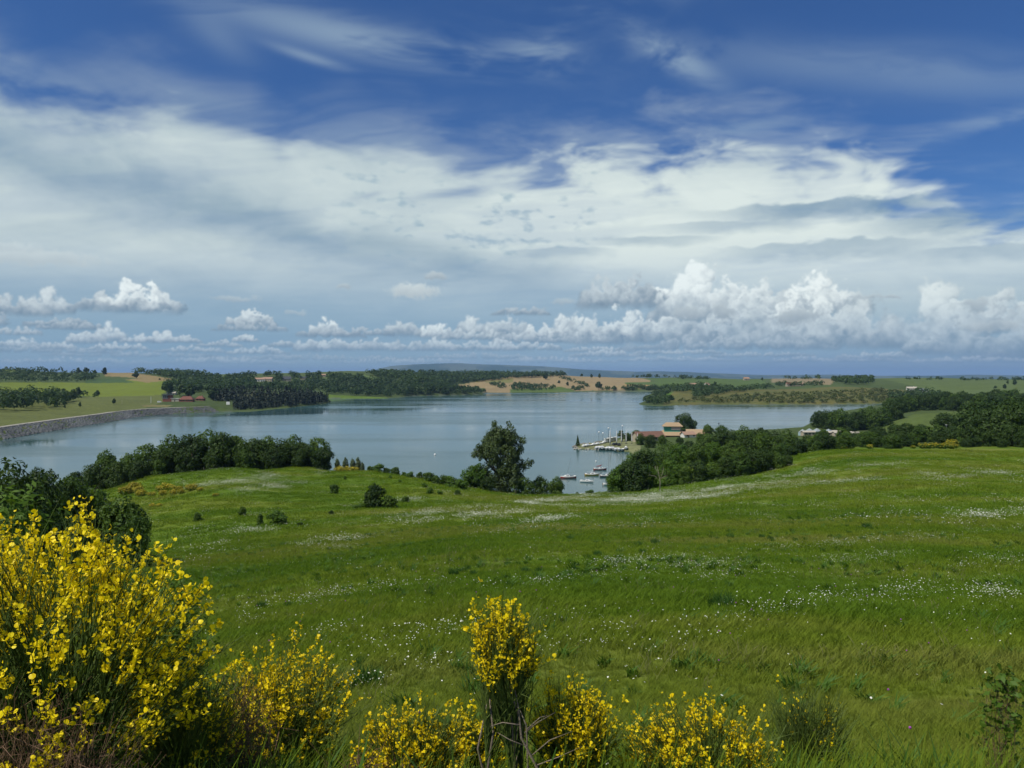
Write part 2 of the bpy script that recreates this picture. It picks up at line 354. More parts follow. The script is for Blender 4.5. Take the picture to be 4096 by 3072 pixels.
# sight heights: (u, row, distance)
CV = [  # meadow, centre to right
    (600, 2700, 20), (600, 2400, 45), (600, 2300, 65), (600, 2170, 105), (600, 2050, 140), (600, 1960, 180), (620, 1905, 205), (900, 1880, 205),
    (1200, 2092, 112), (1200, 2000, 145), (1200, 1905, 188), (1200, 1868, 205), (1200, 2300, 52), (1200, 2500, 28), (1500, 2040, 125), (1480, 1888, 202), (1500, 1930, 178),
    (1660, 1918, 200), (1820, 1952, 196), (1660, 1990, 150), (2000, 1972, 190), (2450, 1972, 190), (2700, 1945, 188), (3000, 1900, 186), (3170, 1862, 190), (3250, 1818, 205), (3700, 1798, 212), (4000, 1796, 205), (4500, 1790, 205),
    (3000, 2500, 23), (3000, 2300, 36.5), (3000, 2100, 75), (3000, 2000, 115), (4000, 2500, 24), (4000, 2300, 38), (4000, 2100, 71), (4000, 1950, 118), (4000, 1860, 165), (4700, 2100, 72), (4700, 1900, 150),
    (200, 2160, 100), (200, 2050, 150), (200, 1990, 200), (-300, 2160, 100), (-300, 2020, 180), (-900, 2160, 100), (-900, 2020, 180),
    # beyond the meadow on the right
    (3300, 1790, 290), (3700, 1775, 290), (4000, 1765, 290), (3280, 1716, 540), (3560, 1715, 520), (3600, 1692, 520), (3800, 1662, 560), (4050, 1652, 560), (4400, 1652, 560),
    (3640, 1622, 800), (3900, 1620, 800), (3950, 1690, 430), (3500, 1742, 450), (3260, 1746, 440), (3050, 1760, 420),
    # left bank: grass behind the dam, fields, skyline
    (0, 1662, 610), (300, 1622, 760), (450, 1602, 860), (0, 1582, 950), (400, 1587, 1000), (640, 1577, 1060), (680, 1607, 940), (0, 1532, 1450), (400, 1532, 1500), (800, 1522, 1500),
    (0, 1482, 2100), (200, 1490, 2100), (430, 1494, 2000), (600, 1492, 1900), (850, 1503, 1750), (850, 1562, 1150), (-500, 1662, 600), (-500, 1560, 1000), (-500, 1490, 2000), (-1500, 1490, 2000), (-1500, 1600, 800),
    (900, 1627, 900), (1000, 1602, 1020), (1080, 1592, 1060), (1250, 1594, 1100), (1150, 1600, 1050),
    (1400, 1586, 1330), (1500, 1562, 1500), (1200, 1542, 1500), (1000, 1532, 1450), (1060, 1524, 1500), (1200, 1499, 1750), (1450, 1503, 1700), (1700, 1542, 1600), (1700, 1494, 2200),
    (1900, 1495, 2300), (2200, 1498, 2400), (1900, 1552, 1900), (1850, 1542, 2000), (2050, 1511, 2200), (2200, 1511, 2300), (2400, 1507, 2400), (2150, 1562, 1850), (2400, 1561, 1850),
    (2600, 1522, 2100), (2650, 1532, 1900), (2580, 1607, 1120), (2650, 1602, 1130), (2720, 1583, 1250), (2700, 1552, 1500), (2900, 1603, 1110), (3000, 1573, 1250), (2850, 1547, 1500),
    (3000, 1521, 2100), (3160, 1547, 1500), (3400, 1593, 1150), (3400, 1543, 1400), (3400, 1518, 2000), (3600, 1517, 1900), (3640, 1567, 1350), (3700, 1602, 1120), (3800, 1562, 1350), (3830, 1606, 1050),
    (3850, 1522, 1800), (4050, 1525, 1700), (4050, 1592, 1050), (4500, 1522, 1750), (4500, 1600, 1000), (5500, 1500, 1500), (5500, 1640, 600)]
# heights: (u, distance, z)
CZ = [(2000, 3, 37.3), (2000, 6, 36.3), (2000, 11, 34.9), (2000, 16, 33.9), (2000, 22, 33.0), (2000, 36, 30.9), (2000, 66, 26.4), (2000, 115, 20.1), (3000, 11, 34.9), (1000, 11, 34.9), (0, 11, 34.8), (4000, 11, 34.9),
      (0, 530, 5), (185, 590, 5), (324, 640, 5), (463, 700, 5), (648, 815, 5.3), (856, 880, 6), (-400, 500, 5), (2700, 480, 2.6), (2600, 450, 2.2), (2830, 480, 2.8), (2480, 440, 1.6), (2950, 380, 5),
      (2000, 214, 8), (2300, 214, 7), (2450, 214, 7.5), (2000, 236, 2.5), (2300, 236, 2.2), (2480, 236, 2.5), (1650, 224, 7), (1800, 219, 6.5), (1500, 228, 8), (1200, 228, 9), (900, 228, 9.5), (600, 228, 8), (200, 228, 6), (1200, 248, 3), (600, 248, 3),
      (2700, 300, 7), (2600, 240, 10), (3000, 280, 10), (3150, 300, 10)]
pts, zz = [], []
for (u, v, d) in CV:
    a, s = ray(u, v); pts.append((a * d, d)); zz.append(EYE + s * d)
for (u, d, z) in CZ:
    pts.append(xy(u, d)); zz.append(z)
for th in range(0, 360, 20):                     # ground close by, far away and behind
    t = math.radians(th); back = th > 75 and th < 285
    for r, z in ((1.5, 37.6), (4, 37.3)) + (((12, 38.5), (60, 42), (300, 52), (1200, 60)) if back else ()):
        pts.append((r * math.sin(t), r * math.cos(t))); zz.append(z)
for th in list(range(-60, 61, 8)):
    t = math.radians(th)
    for r, z in ((2750, 22), (3600, -15)): pts.append((r * math.sin(t), r * math.cos(t))); zz.append(z if abs(th) < 50 else 40)
pts = np.array(pts); zz = np.array(zz)
def feat(x, y): return np.stack([np.arctan2(x, y) * 3.2, np.log(np.hypot(x, y))], -1)
_f = feat(pts[:, 0], pts[:, 1])
def kern(p): return np.sqrt((p ** 2).sum(-1) + .10 ** 2)
_K = kern(_f[:, None] - _f[None]); _P = np.concatenate([np.ones((len(pts), 1)), _f], 1)
_M = np.zeros((len(pts) + 3,) * 2); _M[:len(pts), :len(pts)] = _K + np.eye(len(pts)) * -1e-4; _M[:len(pts), len(pts):] = _P; _M[len(pts):, :len(pts)] = _P.T
_w = np.linalg.solve(_M, np.concatenate([zz, np.zeros(3)]))
def base_height(x, y):
    x = np.ravel(x); y = np.ravel(y); out = np.empty(x.shape)
    for i in range(0, len(x), 20000):
        f = feat(x[i:i + 20000], y[i:i + 20000])
        d2 = (f ** 2).sum(1)[:, None] + ((_f ** 2).sum(1) + .01)[None] - 2 * f @ _f.T
        out[i:i + 20000] = np.sqrt(np.maximum(d2, .01)) @ _w[:-3] + _w[-3] + f @ _w[-2:]
    return out
def height_raw(x, y):
    x = np.ravel(x).astype(float); y = np.ravel(y).astype(float)
    r = np.hypot(x, y)
    h = base_height(x, y)
    h = h + (fbm(x / 9, y / 9, 3, 301) - .5) * .5 * smooth(8, 40, r) + (fbm(x / 60, y / 60, 3, 302) - .5) * 2.2 * smooth(250, 700, r) + (fbm(x / 220, y / 220, 3, 303) - .5) * 7 * smooth(900, 1800, r)
    sd = shore_dist(x, y)
    hl = np.minimum(h, .25 + .42 * np.maximum(sd, 0)); hl = np.maximum(hl, np.minimum(.35 * sd, .35 + .006 * sd))
    hb = -np.minimum(.15 + .15 * -sd, 6)
    near = np.where(sd > 0, hl, hb)
    # far plain and the blue hills beyond it
    far = -55 + (fbm(x / 2500, y / 2500, 3, 310) - .5) * 30
    az = np.degrees(np.arctan2(x, y))
    def ridge(r0, wr, prof):
        a = [px_az(u) for u, _ in prof]; z = [EYE + 55 - (v - VH) / F * r0 for _, v in prof]
        return np.interp(az, a, z, left=z[0], right=z[-1]) * np.exp(-((r - r0) / wr) ** 2)
    far = far + ridge(17000, 2600, [(-2000, 1502), (700, 1502), (1000, 1500), (1400, 1494), (1480, 1484), (1560, 1463), (1640, 1457), (1740, 1453), (1850, 1456), (1960, 1461), (2100, 1463), (2300, 1474), (2500, 1482), (2800, 1492), (3100, 1500), (3600, 1503), (6000, 1503)]) \
              + (fbm(x / 1500, y / 1500, 4, 311) - .5) * 70 * smooth(9000, 15000, r)
    k = smooth(2900, 4600, r) * smooth(100, 70, np.abs(az))
    return near * (1 - k) + far * k, sd
# polar grid: fine in view, coarse behind
th_f = np.radians(np.arange(-41, 41.01, .11)); th_c = np.radians(np.concatenate([np.arange(-180, -41, 6.), np.arange(45, 180.1, 6.)]))
TH = np.unique(np.concatenate([th_f, th_c]))
LR = np.concatenate([np.linspace(math.log(1.2), math.log(150), 170), np.linspace(math.log(150), math.log(1300), 260)[1:], np.linspace(math.log(1300), math.log(4000), 90)[1:], np.linspace(math.log(4000), math.log(40000), 60)[1:]])
tg, lg = np.meshgrid(TH, LR)
GX = np.exp(lg) * np.sin(tg); GY = np.exp(lg) * np.cos(tg)
gh, gsd = height_raw(GX, GY)
GH = gh.reshape(GX.shape); GSD = gsd.reshape(GX.shape)
def hgt(x, y):
    x = np.asarray(x, float); y = np.asarray(y, float)
    ti = np.interp(np.arctan2(x, y), TH, np.arange(len(TH))); ri = np.interp(np.log(np.maximum(np.hypot(x, y), 1.2)), LR, np.arange(len(LR)))
    i = np.minimum(ri.astype(int), len(LR) - 2); j = np.minimum(ti.astype(int), len(TH) - 2); a = ri - i; b = ti - j
    return (GH[i, j] * (1 - b) + GH[i, j + 1] * b) * (1 - a) + (GH[i + 1, j] * (1 - b) + GH[i + 1, j + 1] * b) * a
_DS = np.exp(np.linspace(math.log(5), math.log(3800), 900))
def ground(u, v, dmin=5, dmax=3800):
    """where the sight line through a pixel meets the land"""
    a, s = ray(u, v); ds = _DS[(_DS >= dmin) & (_DS <= dmax)]
    dif = EYE + s * ds - hgt(a * ds, ds)
    k = np.argmax(dif < 0) if (dif < 0).any() else len(ds) - 1
    d = ds[k]
    if k > 0 and dif[k] < 0: d = ds[k - 1] + (ds[k] - ds[k - 1]) * dif[k - 1] / (dif[k - 1] - dif[k] + 1e-9)
    return a * d, d, float(hgt(a * d, d))
def ground_many(U, V, dmin=60):
    U = np.asarray(U, float); V = np.asarray(V, float)
    a, s = ray(U, V); ds = np.exp(np.linspace(math.log(dmin), math.log(3400), 420))
    dif = EYE + s[:, None] * ds[None] - hgt(a[:, None] * ds[None], np.broadcast_to(ds, (len(U), len(ds))))
    hit = dif < 0; k = np.argmax(hit, 1); ok = hit.any(1) & (k > 0)
    d0 = ds[np.maximum(k - 1, 0)]; d1 = ds[k]; r = np.arange(len(U)); f0 = dif[r, np.maximum(k - 1, 0)]; f1 = dif[r, k]
    d = d0 + (d1 - d0) * f0 / (f0 - f1 + 1e-9)
    return a * d, d, hgt(a * d, d), ok
def stand(u, d):
    x, y = xy(u, d); return x, y, float(hgt(x, y))

# ================================================================ materials
def lin(r, g, b):
    f = lambda c: c / 12.92 if c <= .04045 else ((c + .055) / 1.055) ** 2.4
    return (f(r / 255), f(g / 255), f(b / 255))
def base_mat(name):
    m = bpy.data.materials.new(name); m.use_nodes = True
    t = m.node_tree; return m, t, t.nodes['Principled BSDF']
def noise_fac(t, scale, detail=4, rough=.6, coord='Object', stretch=None):
    c = N(t, 'ShaderNodeTexCoord'); n = N(t, 'ShaderNodeTexNoise'); n.inputs['Scale'].default_value = scale; n.inputs['Detail'].default_value = detail; n.inputs['Roughness'].default_value = rough
    if coord == 'World':
        g = N(t, 'ShaderNodeNewGeometry'); src = g.outputs['Position']
    else: src = c.outputs[coord]
    if stretch:
        mp = N(t, 'ShaderNodeMapping'); mp.inputs['Scale'].default_value = stretch[:3]
        if len(stretch) > 3: mp.inputs['Rotation'].default_value = (0, 0, stretch[3])
        t.links.new(src, mp.inputs[0]); src = mp.outputs[0]
    t.links.new(src, n.inputs['Vector'])
    return n.outputs['Fac']
def ramp(t, fac, stops):
    r = N(t, 'ShaderNodeValToRGB'); t.links.new(fac, r.inputs[0]); e = r.color_ramp.elements
    while len(e) < len(stops): e.new(.5)
    for k, (p, c) in zip(e, stops): k.position = p; k.color = tuple(c) + (1,)
    return r.outputs[0]
def add_bump(t, b, scale, strength, dist=.05, coord='Object'):
    bp = N(t, 'ShaderNodeBump'); bp.inputs['Strength'].default_value = strength; bp.inputs['Distance'].default_value = dist
    t.links.new(noise_fac(t, scale, 5, .65, coord), bp.inputs['Height']); t.links.new(bp.outputs[0], b.inputs['Normal'])
def plain(name, c, rough=.6, var=.18, scale=3, bump=0, metal=0, coord='Object'):
    m, t, b = base_mat(name)
    lo = tuple(x * (1 - var) for x in c); hi = tuple(min(1, x * (1 + var)) for x in c)
    t.links.new(ramp(t, noise_fac(t, scale, 5, .65, coord), [(.3, lo), (.7, hi)]), b.inputs['Base Color'])
    b.inputs['Roughness'].default_value = rough; b.inputs['Metallic'].default_value = metal
    if bump: add_bump(t, b, scale * 4, bump)
    return m
def leaf(name, c1, c2, trans=.30, scale=.5, rough=.6):
    m, t, b = base_mat(name)
    oi = N(t, 'ShaderNodeObjectInfo')
    f = math_node(t, 'ADD', math_node(t, 'MULTIPLY', oi.outputs['Random'], .55), math_node(t, 'MULTIPLY', math_node(t, 'SUBTRACT', noise_fac(t, scale, 3, .6, 'World'), .5), 1.3))
    f = math_node(t, 'ADD', f, .22, clamp=True)
    c = mix_col(t, f, c1, c2)
    t.links.new(c, b.inputs['Base Color']); b.inputs['Roughness'].default_value = rough; b.inputs['Specular IOR Level'].default_value = .25
    tr = N(t, 'ShaderNodeBsdfTranslucent'); t.links.new(mix_col(t, .5, c, (c2[0] * 1.6, c2[1] * 1.5, c2[2] * .8)), tr.inputs[0])
    ms = N(t, 'ShaderNodeMixShader'); ms.inputs[0].default_value = trans
    t.links.new(b.outputs[0], ms.inputs[1]); t.links.new(tr.outputs[0], ms.inputs[2]); t.links.new(ms.outputs[0], t.nodes['Material Output'].inputs[0])
    return m
# colour of the meadow by place, shared by the soil sheet and the grass on it
mg = bpy.data.node_groups.new('meadow_colour', 'ShaderNodeTree')
mg.interface.new_socket('Color', in_out='OUTPUT', socket_type='NodeSocketColor')
go = N(mg, 'NodeGroupOutput')
n1 = noise_fac(mg, .055, 5, .62, 'World', (.42, 1.5, .3, .12)); n2 = noise_fac(mg, .30, 4, .65, 'World', (.5, 1.4, .4, .1)); n3 = noise_fac(mg, 2.2, 3, .7, 'World')
c_a = ramp(mg, n1, [(.32, (.064, .124, .006)), (.45, (.102, .162, .008)), (.56, (.152, .188, .015)), (.72, (.205, .200, .046))])
c_b = mix_col(mg, math_node(mg, 'MULTIPLY', n2, .40), c_a, (.096, .172, .008))
c_c = mix_col(mg, math_node(mg, 'MULTIPLY', math_node(mg, 'SUBTRACT', n3, .35, clamp=True), 1.1), c_b, (.045, .085, .012))
mg.links.new(c_c, go.inputs[0])
def meadow_mat(name, trans=0.0, gain=1.0):
    m, t, b = base_mat(name)
    g = N(t, 'ShaderNodeGroup'); g.node_tree = mg
    c = mix_col(t, 1.0, g.outputs[0], (gain,) * 3, 'MULTIPLY')
    b.inputs['Roughness'].default_value = .75; b.inputs['Specular IOR Level'].default_value = .15
    return m, t, b, c

# ================================================================ mesh building
class MB:
    def __init__(s): s.v = []; s.f = []; s.n = 0
    def add(s, v, f):
        v = np.asarray(v, float); s.v.append(v); s.f.extend([tuple(int(i) + s.n for i in q) for q in f]); s.n += len(v); return s
    def box(s, x0, x1, y0, y1, z0, z1):
        return s.add([(x0, y0, z0), (x1, y0, z0), (x1, y1, z0), (x0, y1, z0), (x0, y0, z1), (x1, y0, z1), (x1, y1, z1), (x0, y1, z1)],
                     [(0, 3, 2, 1), (4, 5, 6, 7), (0, 1, 5, 4), (1, 2, 6, 5), (2, 3, 7, 6), (3, 0, 4, 7)])
    def tube(s, P, R, n=6):
        P = np.asarray(P, float); v = []
        for i, p in enumerate(P):
            t = P[min(i + 1, len(P) - 1)] - P[max(i - 1, 0)]; t = t / (np.linalg.norm(t) + 1e-9)
            a = np.cross(t, (0, 0, 1) if abs(t[2]) < .9 else (1, 0, 0)); a /= np.linalg.norm(a); b = np.cross(t, a)
            for k in range(n):
                q = 2 * math.pi * k / n; v.append(p + R[i] * (math.cos(q) * a + math.sin(q) * b))
        f = [(i * n + k, i * n + (k + 1) % n, (i + 1) * n + (k + 1) % n, (i + 1) * n + k) for i in range(len(P) - 1) for k in range(n)]
        f += [tuple(range(n))[::-1], tuple((len(P) - 1) * n + k for k in range(n))]
        return s.add(v, f)
    def prism(s, poly, z0, z1):
        n = len(poly)
        return s.add([(x, y, z0) for x, y in poly] + [(x, y, z1) for x, y in poly], [tuple(range(n))[::-1], tuple(range(n, 2 * n))] + [(i, (i + 1) % n, n + (i + 1) % n, n + i) for i in range(n)])
    def ball(s, c, r, nu=10, nv=6, sq=(1, 1, 1), jit=0, rng=None):
        v = [(0, 0, 1)]
        for i in range(1, nv):
            for k in range(nu):
                a = math.pi * i / nv; b = 2 * math.pi * k / nu; v.append((math.sin(a) * math.cos(b), math.sin(a) * math.sin(b), math.cos(a)))
        v.append((0, 0, -1)); v = np.array(v)
        if jit: v = v * (1 + jit * (rng.rand(len(v), 1) - .5))
        v = v * np.array(sq) * r + np.array(c)
        f = [(0, 1 + k, 1 + (k + 1) % nu) for k in range(nu)]
        for i in range(nv - 2):
            f += [(1 + i * nu + k, 1 + (i + 1) * nu + k, 1 + (i + 1) * nu + (k + 1) % nu, 1 + i * nu + (k + 1) % nu) for k in range(nu)]
        o = 1 + (nv - 2) * nu; f += [(o + k, len(v) - 1, o + (k + 1) % nu) for k in range(nu)]
        return s.add(v, f)
    def mesh(s, name, mat, smooth_=False):
        return raw_mesh(name, np.concatenate(s.v), s.f, mat, smooth_)
def raw_mesh(name, v, f, mat, smooth_=False):
    me = bpy.data.meshes.new(name); me.from_pydata([tuple(p) for p in v], [], f); me.update()
    if mat: me.materials.append(mat)
    if smooth_: me.polygons.foreach_set('use_smooth', [True] * len(me.polygons))
    return me
def quad_mesh(name, V, mat):
    """V: (n, 4, 3) loose quads"""
    n = len(V); me = bpy.data.meshes.new(name)
    me.vertices.add(n * 4); me.vertices.foreach_set('co', np.asarray(V, np.float32).ravel())
    me.loops.add(n * 4); me.loops.foreach_set('vertex_index', np.arange(n * 4, dtype=np.int32))
    me.polygons.add(n); me.polygons.foreach_set('loop_start', np.arange(0, n * 4, 4, dtype=np.int32))
    me.update(calc_edges=True); me.validate()
    if mat: me.materials.append(mat)
    return me
def put(name, me, parent=None, loc=(0, 0, 0), rz=0.0, sc=1.0):
    o = bpy.data.objects.new(name, me); col_main.objects.link(o)
    o.location = loc; o.rotation_euler = (0, 0, rz)
    o.scale = sc if isinstance(sc, (tuple, list)) else (sc,) * 3
    if parent: o.parent = parent
    return o
def tag(o, label=None, cat=None, group=None, kind=None):
    if label: o['label'] = label
    if cat: o['category'] = cat
    if group: o['group'] = group
    if kind: o['kind'] = kind
    return o
def thing(name, label, cat, loc=(0, 0, 0), rz=0.0, sc=1.0, group=None):
    return tag(put(name, None, None, loc, rz, sc), label, cat, group)
def inpoly(x, y, poly):
    ins = np.zeros(np.shape(x), bool); n = len(poly)
    for i in range(n):
        x0, y0 = poly[i]; x1, y1 = poly[(i + 1) % n]
        if y0 != y1: ins ^= ((y0 > y) != (y1 > y)) & (x < (x1 - x0) * (y - y0) / (y1 - y0) + x0)
    return ins
ORD = 'first second third fourth fifth sixth seventh eighth ninth tenth eleventh twelfth thirteenth fourteenth fifteenth sixteenth seventeenth eighteenth nineteenth twentieth'.split()
ORD += ['twenty-' + w for w in ORD[:9]] + ['thirtieth'] + ['thirty-' + w for w in ORD[:9]] + ['fortieth'] + ['forty-' + w for w in ORD[:9]]
ORD2 = ORD + ['fiftieth'] + ['fifty-' + w for w in ORD[:9]] + ['sixtieth']

# ================================================================ the ground sheet
def sheet_px():
    # project exactly through the camera
    zc = GY * CP - (GH - EYE) * SP; yc = GY * SP + (GH - EYE) * CP
    zc = np.maximum(zc, 1e-3)
    return 2048 + F * GX / zc, 1536 - F * yc / zc
PU, PV = sheet_px()
RR = np.hypot(GX, GY); FRONT = GY > 1
cover = np.empty(GX.shape + (3,)); cover[:] = (.062, .090, .026)
n_lo = fbm(GX / 90, GY / 90, 4, 401).reshape(GX.shape); n_md = fbm(GX / 22, GY / 22, 4, 402).reshape(GX.shape)
cover *= (.75 + .5 * n_lo)[..., None]
FIELDS = [  # outline in the view, nearest and farthest distance, colour
    ([(-800, 1400), (5000, 1400), (5000, 1620), (-800, 1620)], 1500, 3500, (.070, .100, .030)),
    ([(-900, 1524), (340, 1530), (520, 1521), (760, 1517), (812, 1519), (800, 1528), (690, 1545), (640, 1583), (420, 1588), (240, 1580), (-900, 1592)], 800, 1900, (.135, .172, .018)),
    ([(340, 1517), (480, 1515), (540, 1530), (340, 1533)], 800, 2100, (.055, .095, .030)),
    ([(410, 1489), (520, 1489), (700, 1517), (590, 1531), (500, 1517), (560, 1512), (420, 1505)], 900, 2300, (.235, .180, .080)),
    ([(-900, 1474), (110, 1474), (105, 1486), (-900, 1488)], 1500, 2600, (.135, .175, .030)),
    ([(-900, 1590), (300, 1590), (640, 1580), (660, 1606), (560, 1640), (0, 1730), (-900, 1790)], 450, 1100, (.112, .130, .036)),
    ([(560, 1619), (690, 1620), (670, 1628), (580, 1628)], 600, 1000, (.17, .155, .06)),
    ([(940, 1570), (1040, 1571), (1140, 1576), (1136, 1600), (940, 1598)], 800, 1200, (.055, .060, .022)),
    ([(1300, 1578), (1420, 1584), (1545, 1590), (1560, 1600), (1300, 1600)], 1100, 1500, (.100, .160, .020)),
    ([(1437, 1496), (1520, 1512), (1515, 1524), (1462, 1522)], 1200, 2400, (.100, .145, .040)),
    ([(1815, 1545), (1900, 1527), (2060, 1501), (2600, 1501), (2600, 1530), (2480, 1560), (2250, 1566), (1930, 1572), (1940, 1553)], 1600, 2700, (.270, .205, .105)),
    ([(1925, 1526), (2055, 1512), (2050, 1530), (1980, 1533)], 1600, 2700, (.180, .175, .060)),
    ([(2040, 1556), (2250, 1548), (2300, 1562), (2280, 1575), (2040, 1572)], 1500, 2000, (.085, .130, .028)),
    ([(2560, 1512), (3060, 1518), (3060, 1556), (2760, 1556), (2500, 1538), (2500, 1530), (2640, 1528)], 1300, 2600, (.078, .122, .030)),
    ([(2660, 1570), (2765, 1570), (2760, 1590), (2665, 1594)], 1050, 1450, (.085, .155, .022)),
    ([(2480, 1537), (2660, 1541), (2650, 1546), (2520, 1545)], 1500, 2600, (.30, .21, .09)),
    ([(3085, 1510), (3330, 1510), (3335, 1525), (3320, 1540), (3190, 1533), (3085, 1530)], 1300, 2600, (.235, .190, .105)),
    ([(3480, 1508), (5000, 1508), (5000, 1600), (4060, 1595), (3930, 1600), (3760, 1570), (3640, 1540)], 1050, 2600, (.092, .128, .036)),
    ([(3560, 1690), (3660, 1655), (4120, 1635), (4120, 1680), (3900, 1710), (3620, 1725), (3490, 1735), (3500, 1718)], 380, 700, (.085, .120, .026)),
    ([(2700, 1612), (3300, 1606), (3300, 1622), (2700, 1622)], 1000, 1100, (.34, .20, .085)),
]
for poly, d0, d1, c in FIELDS:
    pu = np.array(poly, float)
    m = FRONT & (GY > d0) & (GY < d1) & inpoly(PU + (n_md - .5) * 8, PV + (n_lo - .5) * 2.0, poly)
    cover[m] = np.array(c) * (.86 + .28 * n_md[m])[:, None]
m = FRONT & (GY > 950) & (GY < 1400) & inpoly(PU, PV, [(2700, 1560), (3300, 1545), (3700, 1560), (3720, 1622), (2650, 1622)])
cover[m] = (np.array([.075, .105, .026]) * (1 - n_md[m, None]) + np.array([.15, .125, .040]) * n_md[m, None])
spit = FRONT & (GY > 400) & (GY < 470) & (GH > .1) & (PU > 2280) & (PU < 2560)
cover[spit] = np.array([.17, .18, .085]) * (.7 + .6 * n_md[spit])[:, None]
bed = GSD < -2
cover[bed] = (.10, .12, .09)
farm = (RR > 3300)
pat = fbm(GX / 700, GY / 1600, 3, 420).reshape(GX.shape)
cover[farm] = np.where((pat > .60)[..., None], (.085, .110, .065), (.028, .058, .030))[farm] * (.8 + .4 * n_lo[farm])[:, None]
meadow = (smooth(330, 240, RR) * smooth(1.5, 6, GSD)).astype(np.float32)
nr, nc = GX.shape
V = np.stack([GX, GY, GH], -1).reshape(-1, 3)
idx = np.arange(nr * nc).reshape(nr, nc)
Q = np.stack([idx[:-1, :-1], idx[:-1, 1:], idx[1:, 1:], idx[1:, :-1]], -1).reshape(-1, 4)[:, ::-1]
me = bpy.data.meshes.new('ground')
me.vertices.add(len(V) + 1); me.vertices.foreach_set('co', np.append(V, [[0, 0, float(GH[0].mean())]], 0).astype(np.float32).ravel())
tri = np.stack([idx[0, :-1], np.full(nc - 1, len(V)), idx[0, 1:]], -1)[:, ::-1]
seam = np.stack([idx[:-1, -1], idx[:-1, 0], idx[1:, 0], idx[1:, -1]], -1)[:, ::-1]
Q = np.concatenate([Q, seam]); tri = np.concatenate([tri, [[idx[0, 0], len(V), idx[0, -1]]]])
me.loops.add(len(Q) * 4 + len(tri) * 3); me.loops.foreach_set('vertex_index', np.concatenate([Q.ravel(), tri.ravel()]).astype(np.int32))
me.polygons.add(len(Q) + len(tri)); me.polygons.foreach_set('loop_start', np.concatenate([np.arange(len(Q)) * 4, len(Q) * 4 + np.arange(len(tri)) * 3]).astype(np.int32))
me.update(calc_edges=True); me.validate()
me.polygons.foreach_set('use_smooth', np.ones(len(me.polygons), bool))
ca = me.attributes.new('cover', 'FLOAT_COLOR', 'POINT')
cc = np.ones((len(V) + 1, 4), np.float32); cc[:-1, :3] = cover.reshape(-1, 3); cc[:-1, 3] = meadow.ravel()
ca.data.foreach_set('color', cc.ravel())
m_ground, t, b, c_meadow = meadow_mat('ground')
at = N(t, 'ShaderNodeAttribute', attribute_name='cover')
grain = ramp(t, noise_fac(t, .35, 6, .7, 'World'), [(.25, (.62, .62, .62)), (.75, (1.35, 1.35, 1.35))])
cov_c = mix_col(t, 1.0, at.outputs['Color'], grain, 'MULTIPLY')
t.links.new(mix_col(t, at.outputs['Alpha'], cov_c, c_meadow), b.inputs['Base Color'])
b.inputs['Roughness'].default_value = .95
add_bump(t, b, 1.4, .5, .25, 'World')
me.materials.append(m_ground)
tag(put('ground', me), kind='structure')

# ================================================================ the lake
m_water, t, b = base_mat('water')
b.inputs['Base Color'].default_value = (.034, .088, .090, 1); b.inputs['IOR'].default_value = 1.20
calm = noise_fac(t, .006, 4, .6, 'World', (.5, 1.6, 1))
t.links.new(ramp(t, calm, [(.38, (.05,) * 3), (.64, (.20,) * 3)]), b.inputs['Roughness'])
bp = N(t, 'ShaderNodeBump'); bp.inputs['Distance'].default_value = .12
t.links.new(math_node(t, 'MULTIPLY', math_node(t, 'SUBTRACT', calm, .30, clamp=True), .55), bp.inputs['Strength'])
t.links.new(noise_fac(t, .9, 4, .6, 'World', (.8, 1.4, 1)), bp.inputs['Height']); t.links.new(bp.outputs[0], b.inputs['Normal'])
nrm = np.roll(lake, -1, 0) - np.roll(lake, 1, 0); nrm = np.stack([nrm[:, 1], -nrm[:, 0]], -1); nrm /= np.linalg.norm(nrm, axis=1)[:, None]
area = .5 * np.sum(lake[:, 0] * np.roll(lake[:, 1], -1) - np.roll(lake[:, 0], -1) * lake[:, 1])
wl = lake + nrm * (4.0 if area > 0 else -4.0)
tag(put('lake', raw_mesh('lake', [(x, y, 0) for x, y in wl], [tuple(range(len(wl)))[::(1 if area > 0 else -1)]], m_water)), kind='structure')

